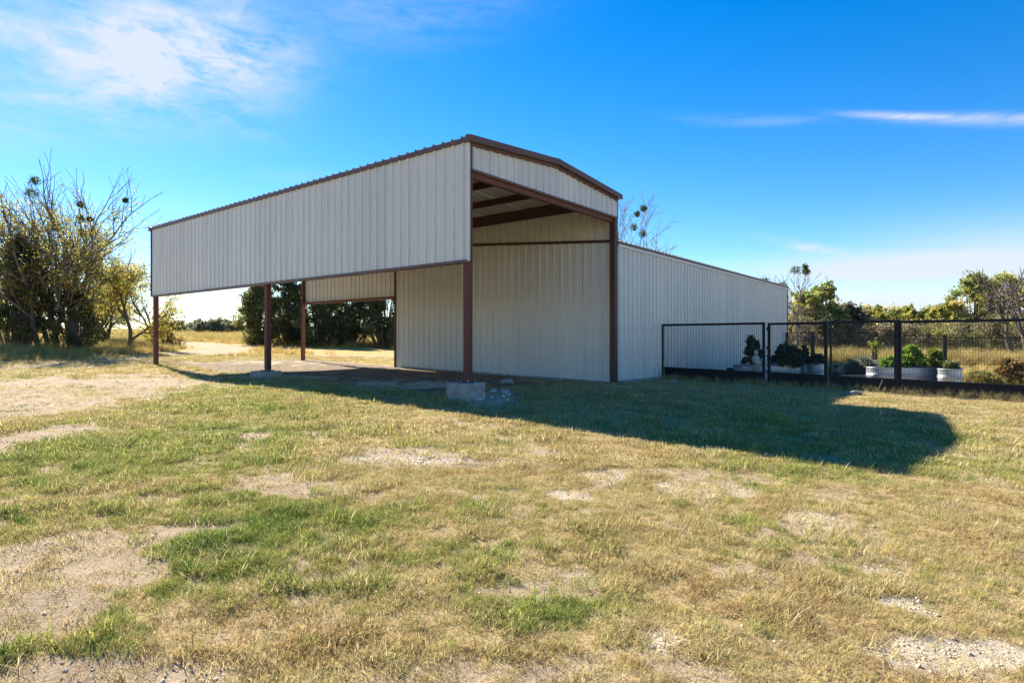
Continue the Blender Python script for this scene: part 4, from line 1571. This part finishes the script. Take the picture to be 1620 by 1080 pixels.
def scatter(name, label, pts, rot, scl, tint, kind, coll):
    me = bpy.data.meshes.new(name)
    n = len(pts)
    me.vertices.add(n)
    me.vertices.foreach_set('co', np.asarray(pts, np.float32).ravel())
    for nm, tp, key, val in (('rot', 'FLOAT_VECTOR', 'vector', rot), ('scl', 'FLOAT_VECTOR', 'vector', scl)):
        a = me.attributes.new(nm, tp, 'POINT')
        a.data.foreach_set(key, np.asarray(val, np.float32).ravel())
    a = me.attributes.new('kind_i', 'INT', 'POINT')
    a.data.foreach_set('value', np.asarray(kind, np.int32))
    a = me.attributes.new('tint', 'FLOAT_COLOR', 'POINT')
    c4 = np.ones((n, 4), np.float32)
    c4[:, :3] = tint
    a.data.foreach_set('color', c4.ravel())
    o = obj(name, me)
    tag(o, label, None, None, 'stuff')
    ng = bpy.data.node_groups.new(name, 'GeometryNodeTree')
    ng.interface.new_socket('Geometry', in_out='INPUT', socket_type='NodeSocketGeometry')
    ng.interface.new_socket('Geometry', in_out='OUTPUT', socket_type='NodeSocketGeometry')
    N, L = ng.nodes, ng.links
    gi, go = N.new('NodeGroupInput'), N.new('NodeGroupOutput')
    ip = N.new('GeometryNodeInstanceOnPoints')
    ci = N.new('GeometryNodeCollectionInfo')
    ci.inputs['Collection'].default_value = coll
    ci.inputs['Separate Children'].default_value = True
    ci.inputs['Reset Children'].default_value = True

    def named(nm, tp):
        q = N.new('GeometryNodeInputNamedAttribute')
        q.data_type = tp
        q.inputs['Name'].default_value = nm
        return q.outputs['Attribute']
    er = N.new('FunctionNodeEulerToRotation')
    L.new(named('rot', 'FLOAT_VECTOR'), er.inputs[0])
    L.new(gi.outputs[0], ip.inputs['Points'])
    L.new(ci.outputs[0], ip.inputs['Instance'])
    ip.inputs['Pick Instance'].default_value = True
    L.new(named('kind_i', 'INT'), ip.inputs['Instance Index'])
    L.new(er.outputs[0], ip.inputs['Rotation'])
    L.new(named('scl', 'FLOAT_VECTOR'), ip.inputs['Scale'])
    L.new(ip.outputs[0], go.inputs[0])
    md = o.modifiers.new('scatter', 'NODES')
    md.node_group = ng
    return o


def surf(x, y, m):
    """height of the built ground sheet (same formula as make_ground)"""
    r = np.hypot(x, y)
    lump = (fbm(x, y, 0.6, 4, 33) - .5) * 0.07 + (fbm(x, y, 5.0, 3, 55) - .5) * 0.03
    fade = smooth(r, 60, 25)
    z = ground_z(x, y) + lump * fade - m['track'] * 0.05 - m['dirt'] * 0.012 * fade
    return z + (fbm(x, y, 0.02, 3, 77) - 0.5) * 1.2 * smooth(r, 60, 200)


def wedge(n, y0, y1, half=.93, power=2.0):
    y = (y0 ** power + (y1 ** power - y0 ** power) * rng.random(n)) ** (1 / power)
    x = (rng.random(n) * 2 - 1) * (y * half + .6)
    return x, y


def blocked(x, y, m):
    """under the buildings or the fence"""
    b, s = m['b'], m['s']
    shed = (b > BW - .15) & (b < SX1 + .05) & (s > -.05) & (s < SL)
    foot = (b > -.32) & (b < .40) & (((s > -.25) & (s < .46)) | ((s > 8.15) & (s < 8.95)))
    return shed | foot


STRAW = np.array([(.60, .49, .24), (.54, .43, .18), (.66, .56, .32), (.44, .33, .14), (.58, .48, .20)])
OLIVE = np.array([(.43, .41, .13), (.48, .44, .15), (.37, .36, .11)])
GREENC = np.array([(.31, .34, .08), (.37, .38, .09), (.25, .29, .07), (.42, .41, .12)])
DEEP = np.array([(.13, .22, .04), (.16, .25, .045), (.11, .18, .035), (.20, .28, .05)])
GOLD = np.array([(.58, .42, .13), (.64, .48, .17), (.50, .35, .10), (.68, .53, .23), (.52, .42, .11)])

short = [blade_tuft(600 + i, 30, .042, .0040, .055, .95, .7, .35, 2) for i in range(5)]
taller = [blade_tuft(620 + i, 36, .068, .0043, .06, .65, .6, .15, 3) for i in range(3)]
straw_ = [blade_tuft(640 + i, 14, .075, .0034, .09, 1.4, .2, .9, 2) for i in range(3)]
coarse = [blade_tuft(660 + i, 40, .060, .0085, .14, .85, .7, .3, 2) for i in range(4)]
LAWN = proto_collection('lawn_tufts', short + taller + straw_ + coarse)     # collection children sort by name = list order


def lawn(name, label, n, y0, y1, size, kinds_short, kinds_green, kinds_straw, half=.93):
    x, y = wedge(n, y0, y1, half)
    m = masks(x, y)
    ok = (m['field'] < .6) & ~blocked(x, y, m)
    dens = np.clip(1.04 - m['dirt'] * 1.02, 0.03, 1)
    clump = fbm(x, y, 6.0, 3, 91)
    dens = dens * (.20 + 1.15 * smooth(clump, .36, .60))
    dens = dens * (1 - .80 * m['inb'])
    keep = ok & (rng.random(n) < dens)
    litter = ok & ~keep & (rng.random(n) < .16)
    sel = keep | litter
    x, y = x[sel], y[sel]
    m = {k: v[sel] for k, v in m.items()}
    lit = litter[sel]
    k = len(x)
    g = m['green'] + rng.normal(0, .24, k)
    is_g = g > .56
    is_o = (g > .30) & ~is_g
    tint = STRAW[rng.integers(0, len(STRAW), k)]
    br = smooth(fbm(x, y, 1.7, 3, 133), .52, .68)[:, None]
    tint = tint * (1 - br * .45) + np.array((.40, .24, .10)) * br * .45
    tint[is_o] = OLIVE[rng.integers(0, len(OLIVE), is_o.sum())]
    tint[is_g] = GREENC[rng.integers(0, len(GREENC), is_g.sum())]
    is_d = (g > .84)
    tint[is_d] = DEEP[rng.integers(0, len(DEEP), is_d.sum())]
    tint[lit] = STRAW[rng.integers(0, len(STRAW), lit.sum())] * 1.1
    tint = tint * rng.uniform(.75, 1.25, (k, 1))
    kind = rng.choice(kinds_short, k)
    kind[is_g] = rng.choice(kinds_green, is_g.sum())
    kind[lit] = rng.choice(kinds_straw, lit.sum())
    s_ = size * rng.uniform(.65, 1.3, k) * (.80 + .5 * fbm(x, y, .8, 3, 141))
    s_ *= .75 + .55 * smooth(fbm(x, y, 3.4, 3, 151), .48, .68)
    s_[is_g] *= 1.12
    zs = surf(x, y, m)
    rot = np.stack([rng.normal(0, .12, k), rng.normal(0, .12, k), rng.uniform(0, 6.283, k)], 1)
    scl = np.stack([s_, s_, s_ * rng.uniform(.8, 1.2, k)], 1)
    scatter(name, label, np.stack([x, y, zs], 1), rot, scl, tint, kind, LAWN)
    return k


n1_ = lawn('lawn_grass', 'short dry and green mown grass of the near lawn', 66000, 1.7, 7.0, .95, [0, 1, 2, 3, 4], [5, 6, 7, 0, 1], [8, 9, 10])
n2_ = lawn('lawn_grass', 'short dry mown grass of the middle lawn round the barn shadow', 76000, 6.8, 15.0, .86, [0, 2, 11, 12, 13], [11, 12, 13, 14], [8, 9, 10])
n3_ = lawn('lawn_grass', 'short dry grass of the far lawn and barn floor', 64000, 14.8, 34.0, .95, [11, 12, 13, 14], [11, 12, 13, 14], [8, 9, 10], .95)

tall = [blade_tuft(700 + i, 46, .62, .010, .16, .28, .28, .0, 4) for i in range(4)]
TALL = proto_collection('tall_grass', tall)


def pasture():
    xs, ys = [], []
    x1, y1 = wedge(52000, 20, 60, 1.0)
    x2, y2 = wedge(26000, 58, 112, .95)
    x = np.concatenate([x1, x2])
    y = np.concatenate([y1, y2])
    m = masks(x, y)
    n = len(x)
    far = y > 58
    dens = m['field'] * (1 - m['track']) * np.where(far, 1, .95) * (.4 + .9 * smooth(m['n1'], .35, .6))
    dens = np.where(y > 40, dens * .85, dens)
    fdist = (x - FENCE_A[0]) * D2[0] + (y - FENCE_A[1]) * D2[1]
    rough_g = (x > 13.9) & (fdist > .6) & (y > 19.2 + .0 * x) & (y < 34)
    dens = np.where(rough_g, np.maximum(dens, .30 + .5 * smooth(m['n1'], .4, .6)), dens)
    ok = ~blocked(x, y, m) & (rng.random(n) < dens)
    # hidden behind the shed: nothing to show there
    ok &= ~((m['b'] > BW) & (m['b'] < SX1 - 1) & (m['s'] > -1) & (m['s'] < 40) & (y < 50) & (m['b'] > 12) & (x < 14))
    x, y, n_ = x[ok], y[ok], int(ok.sum())
    m = {k: v[ok] for k, v in m.items()}
    tint = GOLD[rng.integers(0, len(GOLD), n_)] * rng.uniform(.75, 1.25, (n_, 1))
    gr = smooth(m['n3'] * .6 + m['n1'] * .4, .50, .64)[:, None] * .55
    tint = tint * (1 - gr) + np.array((.20, .20, .05)) * gr
    s_ = rng.uniform(.55, 1.15, n_) * (.55 + .8 * m['n1'])
    s_ *= 1 - .45 * smooth(m['td'], 6, 2.5)
    s_ = np.where((m['s'] < 26) & (m['fr'] < .3), s_ * .65, s_)
    s_ = np.where(m['fr'] > .3, s_ * 1.35, s_)
    wide = np.where(y > 58, 2.2, 1.25)
    s_ = np.where(y > 58, s_ * .9, s_)
    rot = np.stack([rng.normal(0, .1, n_), rng.normal(0, .1, n_), rng.uniform(0, 6.283, n_)], 1)
    scl = np.stack([s_ * wide, s_ * wide, s_], 1)
    scatter('pasture_grass', 'tall golden dry grass of the pasture behind barn and garden', np.stack([x, y, surf(x, y, m)], 1), rot, scl, tint, rng.integers(0, 4, n_), TALL)
    return n_


n4_ = pasture()

# unmown fringe along the fence foot
q = rng.uniform(-.2, 9.9, 420)
off = np.abs(rng.normal(.05, .10, 420)) + .03
fx = FENCE_A[0] + FD[0] * q - D2[0] * off
fy = FENCE_A[1] + FD[1] * q - D2[1] * off
mm = masks(fx, fy)
tt = STRAW[rng.integers(0, 5, 420)] * rng.uniform(.8, 1.25, (420, 1))
ss = rng.uniform(.14, .40, 420)
scatter('fence_fringe_grass', 'longer straw grass left uncut along the fence foot', np.stack([fx, fy, surf(fx, fy, mm)], 1),
        np.stack([rng.normal(0, .3, 420), rng.normal(0, .3, 420), rng.uniform(0, 6.28, 420)], 1), np.stack([ss * 1.2, ss * 1.2, ss], 1), tt, rng.integers(0, 4, 420), TALL)

# gravel on the caliche patches
M_PEB = leaf_mat('pebble', 0.0, 'INSTANCER', gloss=.02)


def pebble(seed):
    bm = bmesh.new()
    bmesh.ops.create_icosphere(bm, subdivisions=1, radius=.5)
    r = random.Random(seed)
    for v in bm.verts:
        v.co *= r.uniform(.75, 1.15)
        v.co.z *= .6
    me = bpy.data.meshes.new('pebble')
    bm.to_mesh(me)
    bm.free()
    me.materials.append(M_PEB)
    return me


PEB = proto_collection('pebbles', [pebble(800 + i) for i in range(4)])
x1, y1 = wedge(90000, 1.7, 9.0)
x2, y2 = wedge(60000, 9.0, 20.0)
x, y = np.concatenate([x1, x2]), np.concatenate([y1, y2])
m = masks(x, y)
pr = np.clip(m['cal'] * 1.15 + .10 * m['dirt'], 0, 1) * (.3 + smooth(m['n2'], .35, .6))
ok = (rng.random(len(x)) < pr) & ~blocked(x, y, m)
x, y = x[ok], y[ok]
m = {k: v[ok] for k, v in m.items()}
n_ = len(x)
ss = np.clip(np.exp(rng.normal(math.log(.013), .42, n_)), .004, .030) * np.where(y > 9, 1.5, 1.0)
tt = np.array((.50, .42, .30)) * rng.uniform(.8, 1.35, (n_, 1))
scatter('gravel', 'pale caliche gravel in the bare patches of the lawn', np.stack([x, y, surf(x, y, m) + ss * .12], 1),
        rng.uniform(0, 6.28, (n_, 3)) * np.array((.15, .15, 1)), np.stack([ss, ss * rng.uniform(.7, 1.1, n_), ss], 1), tt, rng.integers(0, 4, n_), PEB)

print('grass', n1_, n2_, n3_, n4_, 'gravel', n_)
